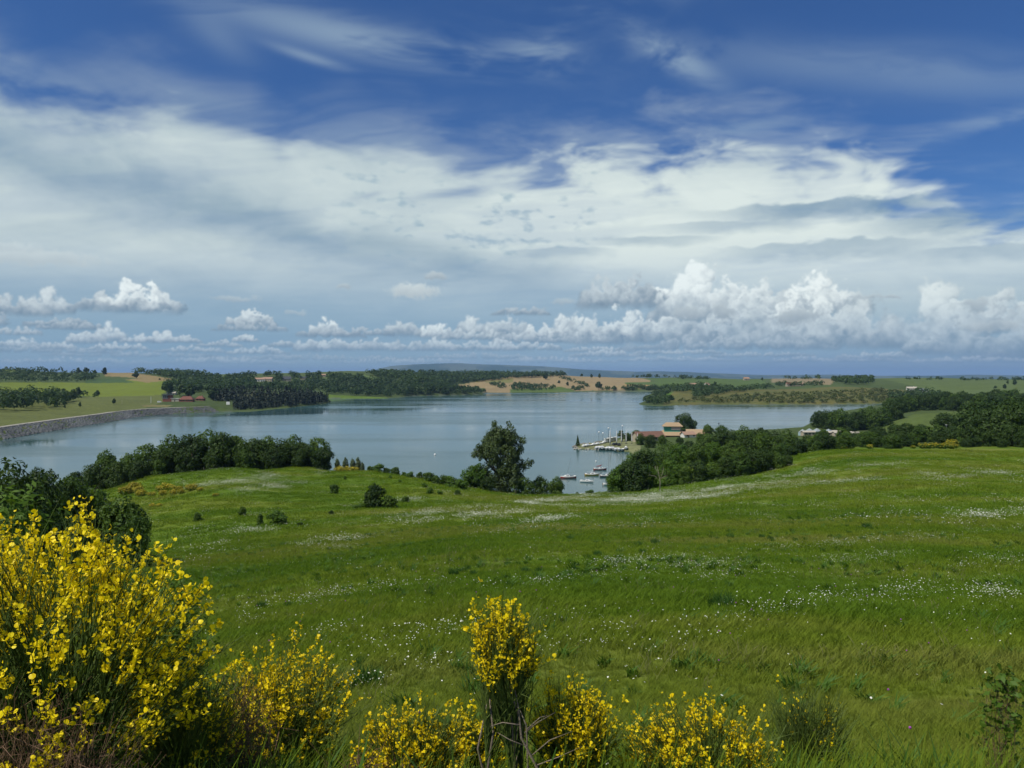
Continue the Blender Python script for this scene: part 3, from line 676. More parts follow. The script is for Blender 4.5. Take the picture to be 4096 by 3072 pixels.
# ================================================================ trees and shrubs
def unit(v): return v / (np.linalg.norm(v, axis=-1, keepdims=True) + 1e-9)
def leaf_quads(P, Nn, size, rng, slim=.55, jit=.9):
    """diamond leaf clumps at P facing roughly along Nn"""
    n = len(P); Nn = unit(Nn + rng.normal(0, jit * .5, (n, 3)))
    t = unit(np.cross(Nn, rng.normal(0, 1, (n, 3)))); b = np.cross(Nn, t)
    s = (size * rng.uniform(.6, 1.35, n))[:, None]
    bend = Nn * s * rng.uniform(-.15, .25, (n, 1))
    return np.stack([P - t * s, P + b * s * slim + bend, P + t * s * rng.uniform(.8, 1.1, (n, 1)), P - b * s * slim + bend], 1)
def lobes_points(lobes, n, rng, shell=.55, holes=.42):
    """points near the outside of a heap of balls; lobes: (x, y, z, r)"""
    lobes = np.asarray(lobes, float); w = lobes[:, 3] ** 2; out = []; nor = []
    cnt = (w / w.sum() * n * 1.5).astype(int) + 1
    for (x, y, z, r), c in zip(lobes, cnt):
        d = unit(rng.normal(0, 1, (c, 3))); rr = r * (1 - shell * rng.rand(c, 1) ** 1.6 + .14 * rng.rand(c, 1))
        p = np.array((x, y, z)) + d * rr
        out.append(p); nor.append(d + np.array((0, 0, .25)))
    P = np.concatenate(out); Nn = np.concatenate(nor)
    sc_ = 5.0 / (np.ptp(P[:, 2]) + 1e-6); G_ = P * sc_; ph = rng.rand(6) * 6.28
    hole = np.sin(G_[:, 0] * 2.6 + ph[0] + 1.3 * np.sin(G_[:, 1] * 2.1 + ph[3])) * np.sin(G_[:, 1] * 2.4 + ph[1] + 1.2 * np.sin(G_[:, 2] * 2.3 + ph[4])) * np.sin(G_[:, 2] * 2.8 + ph[2] + 1.1 * np.sin(G_[:, 0] * 1.9 + ph[5]))
    k_ = hole < holes; P, Nn = P[k_], Nn[k_]
    deep = np.zeros(len(P))
    for (x, y, z, r) in lobes: deep = np.maximum(deep, 1 - np.linalg.norm(P - (x, y, z), axis=1) / r)
    k = deep < .42
    P, Nn = P[k], Nn[k]
    return P, Nn
LEAFS = {
    'oak': leaf('leaf_green', (.036, .080, .010), (.096, .160, .022)),
    'dark': leaf('leaf_dark_green', (.019, .045, .008), (.054, .096, .015)),
    'bright': leaf('leaf_bright_green', (.046, .105, .010), (.105, .185, .018)),
    'grey': leaf('leaf_grey_green', (.070, .105, .040), (.135, .175, .080)),
    'olive': leaf('leaf_olive_green', (.040, .072, .020), (.090, .130, .042)),
    'far': leaf('leaf_far_wood', (.018, .045, .014), (.062, .105, .026), scale=.03),
    'farp': leaf('leaf_far_conifer', (.006, .014, .008), (.014, .028, .013), trans=.1, scale=.03),  # pine green kept near black, standing in for cloud shadow on the point
    'scrub': leaf('leaf_far_scrub', (.040, .070, .018), (.110, .120, .028), scale=.05),
    'yellow': leaf('blossom_far_yellow', (.20, .185, .018), (.44, .37, .026), trans=.2, scale=1.0),
}
m_bark = plain('bark', (.085, .066, .048), .9, .35, 6, .4)
m_bark_pale = plain('pale_bark', (.30, .26, .20), .9, .25, 14, .4)
def branch_set(mb, rng, h, top, spread, n, r0):
    mb.tube([(0, 0, -.6), (rng.uniform(-.15, .15), rng.uniform(-.15, .15), h * .5), (rng.uniform(-.3, .3), rng.uniform(-.3, .3), h), (0, 0, top * .85)], [r0 * 1.35, r0, r0 * .75, r0 * .15], 7)
    for i in range(n):
        a = 2 * math.pi * (i + rng.rand()) / n; z0 = rng.uniform(h * .7, top * .6); L = spread * rng.uniform(.6, 1.0); up = rng.uniform(.3, .9)
        p0 = np.array((0, 0, z0)); p1 = p0 + np.array((math.cos(a) * L * .5, math.sin(a) * L * .5, L * .35 * up)); p2 = p0 + np.array((math.cos(a + .3) * L, math.sin(a + .3) * L, L * up))
        mb.tube([p0, p1, p2], [r0 * .42, r0 * .28, r0 * .06], 5)
        for s in (-.5, .55): mb.tube([p1, p1 + (p2 - p1) * .5 + np.array((math.cos(a + s * 2), math.sin(a + s * 2), .35)) * L * .35], [r0 * .2, r0 * .04], 4)
TREES = {}
def make_round(key, seed, h=10., R=4.2, n=4200, size=.34, mat='oak', nl=15, low=.22, trunk=None, squash=1.0, pale=False):
    rng = np.random.RandomState(seed); lobes = []
    zc = h * (low + 1) / 2; hz = h * (1 - low) / 2
    for i in range(nl):
        d = unit(rng.normal(0, 1, (1, 3)))[0]; q = rng.rand() ** .4
        r = R * rng.uniform(.15, .42)
        lobes.append((d[0] * (R - r * .6) * q, d[1] * (R - r * .6) * q, zc + d[2] * (hz - r * .7) * q * squash, r))
    lobes.append((0, 0, zc, R * .55)); lobes.append((rng.uniform(-.5, .5), rng.uniform(-.5, .5), h - R * .42, R * .42))
    if low < .05:                                                   # leafy down to the grass
        for q in range(7): a_ = q * .9 + rng.rand(); lobes.append((math.cos(a_) * R * .55, math.sin(a_) * R * .55, R * rng.uniform(.15, .4), R * rng.uniform(.26, .36)))
    P, Nn = lobes_points(lobes, n, rng)
    # stray sprays that break the outline
    k = rng.randint(0, len(P), n // 12); P2 = P[k] + unit(Nn[k]) * rng.uniform(.1, .5, (len(k), 1)) * R * .18
    Qd = np.concatenate([leaf_quads(P, Nn, size, rng), leaf_quads(P2, Nn[k], size * .8, rng)])
    Qd[..., 2] = np.maximum(Qd[..., 2], .05)
    mb = MB(); branch_set(mb, rng, trunk or h * low * 1.1, h, R * .8, 6, h * .022)
    TREES[key] = [('crown', quad_mesh(key + '_crown', Qd, LEAFS[mat])), ('trunk', mb.mesh(key + '_trunk', m_bark_pale if pale else m_bark, True))]
for i in range(5): make_round('broad%d' % i, 10 + i, 10, 5.0 + .5 * (i % 3), 5600, .34, 'oak', 30 + 3 * i, .02)
for i in range(4): make_round('dark%d' % i, 30 + i, 10, 5.2 + .5 * (i % 2), 5600, .34, 'dark', 30 + 3 * i, .0)
for i in range(3): make_round('bright%d' % i, 40 + i, 10, 5.2, 5600, .34, 'bright', 30 + 3 * i, .02)
for i in range(3): make_round('shrub%d' % i, 50 + i, 3., 1.7, 1500, .19, ('dark', 'oak', 'oak')[i], 9, .02, .4, .9)
for i in range(2): make_round('green_shrub%d' % i, 56 + i, 3., 1.8, 1500, .19, 'bright', 9, .02, .4, .9)
for i in range(2): make_round('grey%d' % i, 60 + i, 9., 2.0, 1800, .25, 'grey', 12, .12)
def make_poplar(key, seed, mat):
    rng = np.random.RandomState(seed)
    lobes = [(rng.uniform(-.25, .25), rng.uniform(-.25, .25), 1.2 + i * .62, 1.0 * math.sin(math.pi * min(.95, (i + 1.6) / 14)) + .2) for i in range(13)]
    P, Nn = lobes_points(lobes, 1800, rng); mb = MB(); branch_set(mb, rng, 1.5, 9, 1.0, 5, .12)
    TREES[key] = [('crown', quad_mesh(key + '_crown', leaf_quads(P, Nn + (0, 0, .5), .24, rng), LEAFS[mat])), ('trunk', mb.mesh(key + '_trunk', m_bark, True))]
make_poplar('poplar0', 5, 'grey'); make_poplar('poplar1', 6, 'grey')
def make_conifer(key, seed, mat='dark', n=1800, size=.3):
    rng = np.random.RandomState(seed); z = rng.rand(n) ** 1.4 * 8.6 + .7; R = 2.1 * (1 - z / 9.6) * (.75 + .35 * np.abs(np.sin(z * 3.3)))
    a = rng.rand(n) * 2 * math.pi; q = rng.uniform(.55, 1.05, n)
    P = np.stack([np.cos(a) * R * q, np.sin(a) * R * q, z], -1); Nn = np.stack([np.cos(a), np.sin(a), np.full(n, .6)], -1)
    mb = MB(); mb.tube([(0, 0, -.5), (0, 0, 4), (0, 0, 9.3)], [.2, .13, .03], 6)
    TREES[key] = [('crown', quad_mesh(key + '_crown', leaf_quads(P, Nn, size, rng, .4), LEAFS[mat])), ('trunk', mb.mesh(key + '_trunk', m_bark))]
make_conifer('conifer0', 3); make_conifer('conifer1', 4)
for i in range(4): make_round('far%d' % i, 70 + i, 10, 4.4, 420, 1.0, 'far', 9, .08)
for i in range(2): make_round('farshrub%d' % i, 80 + i, 4, 3.0, 160, .8, 'far', 6, .02)
def make_blossom(key, seed, n=900, size=.13, cut=.5):
    rng = np.random.RandomState(seed); lobes = [(rng.uniform(-.7, .7), rng.uniform(-.7, .7), rng.uniform(.35, .95), rng.uniform(.35, .6)) for _ in range(10)]
    P, Nn = lobes_points(lobes, n, rng); up = P[:, 2] + rng.normal(0, .3, len(P)) > cut
    Qd = leaf_quads(P, Nn, size, rng); Qd[..., 2] = np.maximum(Qd[..., 2], .02)
    TREES[key] = [('foliage', quad_mesh(key + '_foliage', Qd[~up], LEAFS['bright'])), ('blossom', quad_mesh(key + '_blossom', Qd[up], LEAFS['yellow']))]
make_blossom('broomfar0', 90); make_blossom('broomfar1', 91, cut=.95)
H0 = {'broad': 10, 'dark': 10, 'bright': 10, 'shrub': 3, 'green_shrub': 3, 'grey': 9, 'poplar': 9.3, 'conifer': 9.3, 'far': 10, 'farshrub': 4, 'broomfar': 1.4}
_rt = random.Random(11)
def plant(name, key, pos, h, label, cat='tree', group=None, wide=1.0, rz=None):
    x, y, z = pos; s = h / H0[key.rstrip('0123456789')]
    o = thing(name, label, cat, (x, y, z - .05), _rt.uniform(0, 6.28) if rz is None else rz, (s * wide * _rt.uniform(.85, 1.2), s * wide * _rt.uniform(.85, 1.2), s), group)
    o.rotation_euler.x = _rt.uniform(-.06, .06); o.rotation_euler.y = _rt.uniform(-.06, .06)
    for pn, me_ in TREES[key]: put(pn, me_, o)
    return o
def px_h(pos, px): return px * pos[1] / F

# ---- the lone tall tree above the bay: open crown on several limbs
rng = np.random.RandomState(123)
x, y, z = stand(2000, 192)
HT = (1972 - 1705) / F * 192
mb = MB(); limbs = [((0, 0, 2), (-1.2, 0, 5), (-3.2, .5, 8.6)), ((0, 0, 2.2), (1.6, .3, 6), (3.0, -.6, 9.6)), ((0, 0, 3), (.2, 0, 8), (.4, 0, 13.6)), ((-.4, 0, 3.6), (-2.6, -.4, 6.2), (-5.6, -.6, 9.0)), ((.5, 0, 3), (3.2, 0, 4.8), (5.4, 0, 6.3)), ((0, 0, 4), (-1.6, .4, 9), (-2.0, .8, 12.4)), ((.2, 0, 5), (1.8, 0, 9), (2.2, 0, 12.6))]
mb.tube([(0, 0, -.8), (.1, 0, 1.5), (-.1, 0, 4), (.2, 0, 8)], [.55, .42, .34, .16], 9)
tips = []
for a0, a1, a2 in limbs:
    mb.tube([a0, a1, a2], [.28, .2, .05], 6); a1 = np.array(a1); a2 = np.array(a2)
    for k in range(7):
        t_ = rng.uniform(.25, 1); p = a1 * (1 - t_) + a2 * t_; q = p + rng.normal(0, 1, 3) * (1.3, 1.3, .8) + (0, 0, .5)
        mb.tube([p, (p + q) / 2 + rng.normal(0, .12, 3), q], [.09, .06, .02], 4); tips.append(q)
lob = [(q[0], q[1], q[2], rng.uniform(.55, 1.15)) for q in tips if q[2] > 2.5]
for _ in range(60):
    zz_ = rng.uniform(.6, 13.4); hw = 5.6 * math.sqrt(max(.05, 1 - ((zz_ - 8.6) / 5.4) ** 2)) if zz_ > 8.6 else 5.4 + .12 * (8.6 - zz_)
    a_ = rng.rand() * 6.28; q_ = rng.uniform(.45, 1.0) * (hw - .8); lob.append((math.cos(a_) * q_, math.sin(a_) * q_ * .8, zz_, rng.uniform(.7, 1.35)))
lob += [(rng.uniform(-3.2, 3.6), rng.uniform(-2, 2), rng.uniform(9, 13.2), rng.uniform(.9, 1.5)) for _ in range(10)] + [(rng.uniform(2, 5.2), rng.uniform(-2, 2), rng.uniform(2, 7), rng.uniform(.9, 1.5)) for _ in range(12)] + [(rng.uniform(-4.6, -1), rng.uniform(-2, 2), rng.uniform(1.2, 5), rng.uniform(.8, 1.4)) for _ in range(10)]
lob += [(rng.uniform(-3, 3.6), rng.uniform(-3.4, -2), rng.uniform(.6, 7.5), rng.uniform(.8, 1.3)) for _ in range(22)]
for _ in range(26): a_ = rng.rand() * 6.28; e_ = rng.uniform(0, 1.45); lob.append((math.cos(a_) * math.cos(e_) * 4.3, math.sin(a_) * math.cos(e_) * 3.4, 8.6 + math.sin(e_) * 4.5, rng.uniform(.9, 1.4)))
P, Nn = lobes_points(lob, 25000, rng, .7, .62)
k = rng.randint(0, len(P), 1200); P2 = P[k] + unit(Nn[k]) * rng.uniform(.05, .4, (len(k), 1))
tall = thing('oak_tree', 'tall oak with an open crown standing alone at the lakeside meadow edge', 'tree', (x, y, z - .1), 0, (HT / 14.4 * .87, HT / 14.4 * .87, HT / 14.4))
put('crown', quad_mesh('tall_crown', np.concatenate([leaf_quads(P, Nn, .24, rng), leaf_quads(P2, Nn[k], .2, rng)]), LEAFS['olive']), tall)
put('trunk', mb.mesh('tall_trunk', m_bark, True), tall)

# ---- bushes round the oak and along the bank
for (u, d, hp, key, lab) in [(1905, 190, 105, 'bright0', 'bright green bush tree at the left foot of the tall oak'), (1870, 188, 50, 'shrub1', 'low dark bush left of the tall oak beside the bank'),
        (2060, 186, 95, 'grey0', 'grey-green slender tree leaning on the right side of the tall oak'), (2095, 188, 70, 'broad1', 'small tree under the right side of the tall oak'), (1950, 186, 60, 'dark1', 'dark low tree at the trunk of the tall oak'),
        (2160, 194, 80, 'broad2', 'round small tree right of the oak, a boat showing behind it'), (2225, 193, 74, 'broad3', 'round small tree by the bay between the oak and the moored boats'),
        (2358, 196, 22, 'green_shrub0', 'tiny upright sapling at the meadow edge below the white boats'), (2310, 196, 14, 'shrub1', 'low dark bush at the meadow edge below the moored boats')]:
    p = stand(u, d); plant('lakeside_tree' if hp > 55 else 'lakeside_bush', key, p, px_h(p, hp), lab, 'tree' if hp > 55 else 'bush', None, 1.0 if hp > 55 else 1.2)
# ---- dark clump on the knoll, left
LC = [(150, 215, 120, 'dark0'), (330, 205, 60, 'dark2'), (420, 210, 175, 'broad0'), (470, 204, 110, 'dark1'), (600, 212, 150, 'broad1'), (660, 206, 120, 'dark0'), (700, 214, 170, 'broad3'), (770, 208, 165, 'dark3'), (830, 214, 190, 'broad2'),
      (890, 206, 165, 'dark2'), (950, 213, 160, 'broad4'), (1010, 206, 140, 'dark1'), (1060, 212, 160, 'broad0'), (1120, 206, 130, 'dark0'), (1170, 213, 145, 'broad3'), (1215, 207, 105, 'dark3'), (1262, 210, 140, 'broad1'), (1285, 205, 95, 'dark2'), (560, 204, 85, 'dark3'), (545, 208, 120, 'broad4'), (380, 206, 120, 'dark3'), (500, 210, 130, 'broad3'), (860, 203, 95, 'dark1'), (980, 203, 100, 'broad2'), (740, 203, 90, 'dark2'), (1100, 203, 90, 'dark3'), (1200, 203, 80, 'dark0'), (640, 203, 80, 'broad0'), (300, 206, 100, 'dark1')]
LC.sort()
for i, (u, d, hp, key) in enumerate(LC):
    p = stand(u, d); plant('oak_tree', key, p, px_h(p, hp) * .95, '%s tree from the left in the dark clump on the knoll by the lake' % ORD[i], 'tree', 'trees on the knoll by the lake', .95)
# slender grey trees and two yellow brooms beside the clump
for i, (u, hp) in enumerate([(1350, 52), (1380, 56), (1412, 54), (1432, 58), (1450, 40)]):
    p = stand(u, 209); plant('poplar_tree', 'poplar%d' % (i % 2), p, px_h(p, hp + 14), '%s of five small slender grey-green trees right of the dark clump' % ORD[i], 'tree', 'small slender trees at the bank', 1.25)
for u, lab in ((1362, 'yellow broom in front of the slender grey trees, the left one of two'), (1406, 'yellow broom in front of the slender grey trees, the right one of two')):
    p = stand(u, 203); plant('broom_bush', 'broomfar0', p, px_h(p, 24), lab, 'bush', 'yellow brooms on the knoll', 1.35)
# bank bushes running down from the knoll to the oak
def bank(u, v):
    ds = np.linspace(110, 225, 116); x_, y_ = xy(u, ds); s_ = (hgt(x_, y_) - EYE) / ds; k_ = int(np.argmax(s_))
    return ground(u, v) if ray(u, v)[1] < s_[k_] - .0006 else stand(u, float(ds[k_]) + 1.5)
BB = sorted([(1480, 1885, 20), (1510, 1888, 32), (1545, 1895, 24), (1580, 1900, 30), (1615, 1905, 18), (1640, 1912, 24), (1680, 1918, 26), (1715, 1925, 34), (1745, 1935, 30), (1780, 1942, 38), (1812, 1950, 42), (1842, 1958, 40), (1560, 1915, 14), (1600, 1930, 12), (1700, 1950, 18), (1720, 1975, 24), (1760, 1978, 16), (1830, 1982, 22)])
for i, (u, v, hp) in enumerate(BB):
    p = bank(u, v); plant('bank_bush', ('shrub1', 'green_shrub0', 'shrub2', 'green_shrub1')[i % 4], p, px_h(p, hp * 1.15), '%s bush from the left along the bank between knoll and tall oak' % ORD[i], 'bush', 'bushes along the bank', 1.15)
# single shrubs in the meadow
for (u, v, hp, key, lab, wd) in [(1500, 2030, 98, 'shrub0', 'large dark shrub alone in the middle of the sloping meadow', .8), (1560, 2030, 52, 'shrub2', 'dark low shrub leaning right of the large meadow shrub', 1.3), (1440, 2035, 24, 'green_shrub1', 'bright green low bush left of the large meadow shrub', 2.0),
        (1040, 2100, 48, 'shrub1', 'small dark shrub with a pointed top in the meadow ditch', .7), (1115, 2098, 58, 'green_shrub0', 'rounded green shrub with pale blossom in the meadow ditch', 1.2), (970, 2062, 40, 'shrub2', 'tiny upright shrub in the meadow below the white flowers', .7),
        (790, 2085, 38, 'shrub1', 'small shrub in the meadow below the yellow brooms', 1.0), (1338, 1975, 42, 'shrub2', 'little dark bush in the pale grass left of the large meadow shrub', .9), (1325, 2058, 18, 'shrub0', 'very small dark tuft bush left of the large meadow shrub', 1.2),
        (1200, 2105, 20, 'shrub2', 'flat small bush at the end of the meadow ditch', 1.5), (1620, 2010, 26, 'shrub1', 'small dark bush between the large meadow shrub and the bank', 1.6), (1380, 1918, 16, 'shrub1', 'tiny bush on the knoll below the yellow brooms', .8)]:
    p = ground(u, v); plant('meadow_shrub', key, p, px_h(p, hp), lab, 'bush', None, wd)
# yellow brooms on the knoll, left
YB = [(505, 1978, 34), (530, 1965, 38), (555, 1972, 30), (560, 1985, 28), (608, 1985, 20), (640, 1965, 26), (650, 1982, 24), (672, 1962, 30), (695, 1978, 22), (712, 1965, 24), (726, 1975, 22), (766, 1962, 28), (798, 1963, 16), (862, 1985, 14), (610, 2028, 16), (635, 2026, 14)]
YB.sort()
for i, (u, v, hp) in enumerate(YB):
    p = ground(u, v); plant('broom_bush', 'broomfar0', p, px_h(p, hp), '%s yellow broom from the left among those scattered on the knoll' % ORD[i], 'bush', 'yellow brooms on the knoll', 1.05)
# ---- trees in the hollow behind the big broom, left
for i, (u, d, top, key, lab) in enumerate([(40, 70, 1835, 'dark0', 'dark tree cut by the left edge of the picture above the big broom'), (110, 76, 1905, 'broad2', 'small tree at the left edge below the lake, above the big broom'), (235, 80, 1920, 'dark1', 'thin topped tree in front of the lake, left of the dark clump'),
        (300, 84, 1905, 'broad4', 'loose topped tree in the hollow just left of the broad dark tree'), (350, 88, 1955, 'broad3', 'wide dark tree in the hollow behind the big broom'), (430, 84, 2005, 'dark2', 'low dark tree at the right of the hollow'),
        (480, 76, 1975, 'broad0', 'dark tree standing at the right end of the hollow'), (520, 72, 2060, 'broad1', 'low bushy tree right of the hollow above the big broom'), (170, 72, 2000, 'broad1', 'dark bushy tree low in the hollow behind the big broom'), (280, 70, 2060, 'dark0', 'dark bush tree hidden low behind the big broom')]):
    p = stand(u, d); zt = EYE + ray(u, top)[1] * d
    plant('hollow_tree', key, p, max(2.5, zt - p[2]), lab, 'tree', 'trees in the hollow', .68)
# ---- the wood on the right of the bay
RW = []
for (u, d, top, key) in [(2470, 192, 1868, 'bright0'), (2540, 190, 1850, 'dark1'), (2600, 192, 1850, 'bright1'), (2680, 190, 1842, 'bright2'), (2740, 188, 1850, 'broad0'), (2800, 189, 1835, 'dark0'), (2850, 188, 1840, 'broad3'), (2910, 187, 1815, 'dark2'), (2960, 187, 1800, 'broad1'), (3010, 188, 1790, 'dark3'), (3060, 190, 1795, 'dark0'), (3110, 190, 1800, 'broad2'), (3150, 192, 1815, 'dark1'),
        (2520, 222, 1830, 'broad4'), (2580, 235, 1800, 'dark2'), (2650, 225, 1795, 'broad3'), (2720, 235, 1780, 'bright2'), (2790, 228, 1770, 'broad0'), (2860, 238, 1755, 'bright1'), (2930, 230, 1750, 'broad1'), (3000, 236, 1740, 'dark3'), (3060, 232, 1735, 'broad4'), (3120, 236, 1745, 'dark1'),
        (2600, 285, 1795, 'dark0'), (2680, 290, 1772, 'broad2'), (2760, 295, 1755, 'dark1'), (2840, 300, 1728, 'broad4'), (2910, 295, 1712, 'dark2'), (2980, 300, 1700, 'broad0'), (3040, 298, 1705, 'dark3'), (3100, 300, 1715, 'dark0'), (3160, 290, 1720, 'broad3'), (2490, 250, 1868, 'broad1'), (2545, 262, 1818, 'bright0')]:
    RW.append((u, d, top, key))
RW.sort()
for i, (u, d, top, key) in enumerate(RW):
    p = stand(u, d); zt = EYE + ray(u, top)[1] * d
    row = 'front row' if d < 200 else 'middle row' if d < 260 else 'back row'
    k = 1 + sum(1 for q in RW[:i] if (q[1] < 200, q[1] < 260) == (d < 200, d < 260))
    plant('wood_tree', key, p, (zt - p[2]) * _rt.uniform(.88, 1.08), '%s tree from the left in the %s of the wood beside the bay' % (ORD[k - 1], row), 'tree', 'trees of the wood beside the bay', .95)
# a bare branching tree among them
mb = MB(); rng = np.random.RandomState(9)
mb.tube([(0, 0, -.5), (.1, 0, 2.5), (-.3, 0, 4.6), (-.6, .1, 6.4)], [.13, .10, .06, .02], 6)
for a0, a1, a2 in [((0, 0, 2.6), (-1.2, 0, 3.9), (-2.8, 0, 4.2)), ((0, 0, 3), (.7, 0, 4.6), (1.0, 0, 6)), ((-.2, 0, 4.2), (-.9, 0, 5.4), (-1.3, 0, 6.4)), ((.1, 0, 3.2), (1.3, 0, 3.9), (2.1, 0, 4.0))]:
    mb.tube([a0, a1, a2], [.06, .045, .012], 5)
    for k in range(3): q = np.array(a1) + (np.array(a2) - a1) * (k / 3.); mb.tube([q, q + rng.normal(0, .4, 3) + (0, 0, .4)], [.022, .006], 4)
p = stand(2640, 180); o = thing('dead_tree', 'bare pale branches of a dead tree at the front of the wood', 'tree', (p[0], p[1], p[2] - .1), 0, .9)
put('trunk', mb.mesh('dead_trunk', m_bark_pale, True), o)
# ---- trees round the boat club
for (u, d, hp, key, lab, wd) in [(2745, 515, 80, 'dark0', 'dark tree behind the upper roof of the clubhouse', 1.0), (2832, 470, 52, 'broad0', 'round clipped tree right of the clubhouse, the left one of two', 1.0), (2886, 470, 48, 'broad2', 'round clipped tree right of the clubhouse, the right one of two', 1.1),
        (2488, 455, 44, 'grey0', 'bushy grey-green tree among the furled masts', 1.8), (2514, 458, 34, 'broad2', 'small dark tree left of the brown-roofed boathouse', .9), (2544, 470, 36, 'broad1', 'small tree behind the gable of the boathouse', 1.0),
        (2312, 440, 44, 'conifer0', 'small pointed conifer at the tip of the boat spit', 1.0), (2560, 425, 46, 'broad3', 'tree at the landward end of the boat spit', 1.0), (2600, 405, 52, 'dark1', 'dark tree in front of the boathouse roof', 1.0), (2650, 415, 44, 'broad4', 'tree in front of the clubhouse wall', 1.0), (2720, 420, 30, 'dark3', 'dark tree hiding the foot of the clubhouse', 1.0), (2800, 425, 42, 'broad0', 'tree below the tiled annex roof', 1.0)]:
    p = stand(u, d); plant('club_tree', key, p, px_h(p, hp), lab, 'tree', 'trees round the boat club', wd)
# ---- woods and scrub on the right between meadow and far lake arm
SC = random.Random(21); i = 0; rows = []
for k in range(34): rows.append((3100 + k * 24 + SC.uniform(-12, 12), SC.uniform(216, 262), SC.uniform(16, 58)))
for k in range(26): rows.append((3180 + k * 30 + SC.uniform(-12, 12), SC.uniform(290, 390), SC.uniform(40, 72) if k > 12 else SC.uniform(24, 50)))
rows = [r for r in rows if not (3660 < r[0] < 3840 and r[1] < 240)]
rows.sort()
for i, (u, d, hp) in enumerate(rows):
    p = stand(u, d); vis = px_h(p, hp)
    plant('scrub_tree', SC.choice(['dark0', 'broad1', 'dark3', 'dark2', 'shrub1', 'dark1', 'broad4']), p, vis + 1.0, '%s small tree from the left in the scrub belt behind the right meadow' % ORD2[i], 'tree', 'scrub belt behind the right meadow', 1.15)
for i, (u, d, hp) in enumerate([(3655, 219, 18), (3690, 215, 32), (3722, 217, 36), (3760, 216, 34), (3795, 218, 38), (3820, 216, 28), (3480, 218, 26), (3600, 220, 22), (3380, 217, 18), (3810, 226, 46)]):
    p = stand(u, d); plant('broom_bush', 'broomfar1', p, px_h(p, hp) * .8, '%s olive-yellow broom in the scrub belt on the right' % ORD[i], 'bush', 'yellow brooms in the right scrub belt', 1.0)
nw = []
for k in range(30): nw.append((3285 + k * 27 + SC.uniform(-9, 9), 545 + SC.uniform(-12, 25) + k * 1.5, SC.uniform(68, 92)))
for k in range(20): nw.append((3560 + k * 28 + SC.uniform(-9, 9), 690 + SC.uniform(-30, 40), SC.uniform(48, 62)))
nw.sort()
for i, (u, d, hp) in enumerate(nw):
    if 3560 < u < 4100 and d < 640 and (k := u) and u > 3600: d += 110; hp *= .8
    p = stand(u, d); plant('lakeside_tree', SC.choice(['dark0', 'dark1', 'dark2', 'dark3', 'broad1', 'broad3']), p, px_h(p, hp), '%s tree from the left in the dark wood along the far lake arm' % (ORD[i] if i < len(ORD) else 'last'), 'tree', 'dark wood along the far lake arm', 1.0)
for i, (u, d, top) in enumerate([(3900, 330, 1590), (3915, 250, 1640), (3955, 240, 1640), (3990, 300, 1600), (4010, 232, 1620), (4045, 245, 1600), (4080, 228, 1610), (4090, 300, 1590), (4050, 220, 1690), (3960, 222, 1720), (3905, 224, 1745), (4120, 240, 1600), (4095, 215, 1720), (3870, 226, 1765), (4010, 214, 1765)]):
    p = stand(u, d); zt = EYE + ray(u, top)[1] * d
    plant('wood_tree', ['dark0', 'dark1', 'dark2', 'dark3'][i % 4], p, max(2.5, zt - p[2]), '%s counted of the very dark trees at the right edge' % ORD[i], 'tree', 'very dark trees at the right edge', 1.05)
# ---- far woods: masses nobody could count, each one body of foliage
def far_mass(name, label, polys, n, h, mat, seed, q=26, size=1.5, wide=.46, skip=(), dmin=600, conif=False, cat='wood'):
    rng = np.random.RandomState(seed); P = []
    for poly in polys:
        pl = np.array(poly, float); lo, hi = pl.min(0), pl.max(0); ar = .5 * abs(np.sum(pl[:, 0] * np.roll(pl[:, 1], -1) - np.roll(pl[:, 0], -1) * pl[:, 1]))
        P.append((poly, lo, hi, ar))
    tot = sum(a[3] for a in P); out = []
    for poly, lo, hi, ar in P:
        m = int(n * ar / tot) + 4; U = rng.uniform(lo[0], hi[0], m * 6); Vv = rng.uniform(lo[1], hi[1], m * 6)
        ok = inpoly(U, Vv, poly)
        for s in skip: ok &= ~inpoly(U, Vv, s)
        U, Vv = U[ok][:m], Vv[ok][:m]
        x, y, z, hit = ground_many(U, Vv, dmin); keep = hit & (z > .4)
        x, y, z = x[keep], y[keep], z[keep]
        hs = h * rng.uniform(.6, 1.3, len(x))
        if conif:
            t_ = rng.rand(len(x), q) ** 1.3; a = rng.rand(len(x), q) * 6.283; rad = hs[:, None] * .26 * (1.05 - t_)
            pp = np.stack([x[:, None] + np.cos(a) * rad, y[:, None] + np.sin(a) * rad, z[:, None] + hs[:, None] * (.05 + .95 * t_)], -1); nn = np.stack([np.cos(a), np.sin(a), np.full_like(a, .5)], -1)
        else:
            nn = unit(rng.normal(0, 1, (len(x), q, 3))); nn[..., 2] = np.abs(nn[..., 2]) * 1.5 - .62
            f = rng.uniform(.75, 1.1, (len(x), q, 1))
            pp = np.stack([x, y, z + hs * .55], -1)[:, None] + nn * f * np.stack([hs * wide, hs * wide, hs * .46], -1)[:, None]
        sz = np.repeat(hs / h, q) * size
        Q4 = leaf_quads(pp.reshape(-1, 3), nn.reshape(-1, 3) + (0, 0, .3), 1.0, rng, .75, .6)
        c = Q4.mean(1, keepdims=True); out.append(c + (Q4 - c) * sz[:, None, None])
    return tag(put(name, quad_mesh(name, np.concatenate(out), LEAFS[mat])), label, cat, None, 'stuff')
gap = [[(1437, 1499), (1520, 1513), (1510, 1524), (1465, 1522)], [(1022, 1508), (1104, 1508), (1104, 1548), (1022, 1548)], [(1124, 1506), (1172, 1506), (1172, 1546), (1124, 1546)], [(1200, 1505), (1228, 1505), (1228, 1540), (1200, 1540)], [(1283, 1498), (1306, 1498), (1306, 1525), (1283, 1525)]]
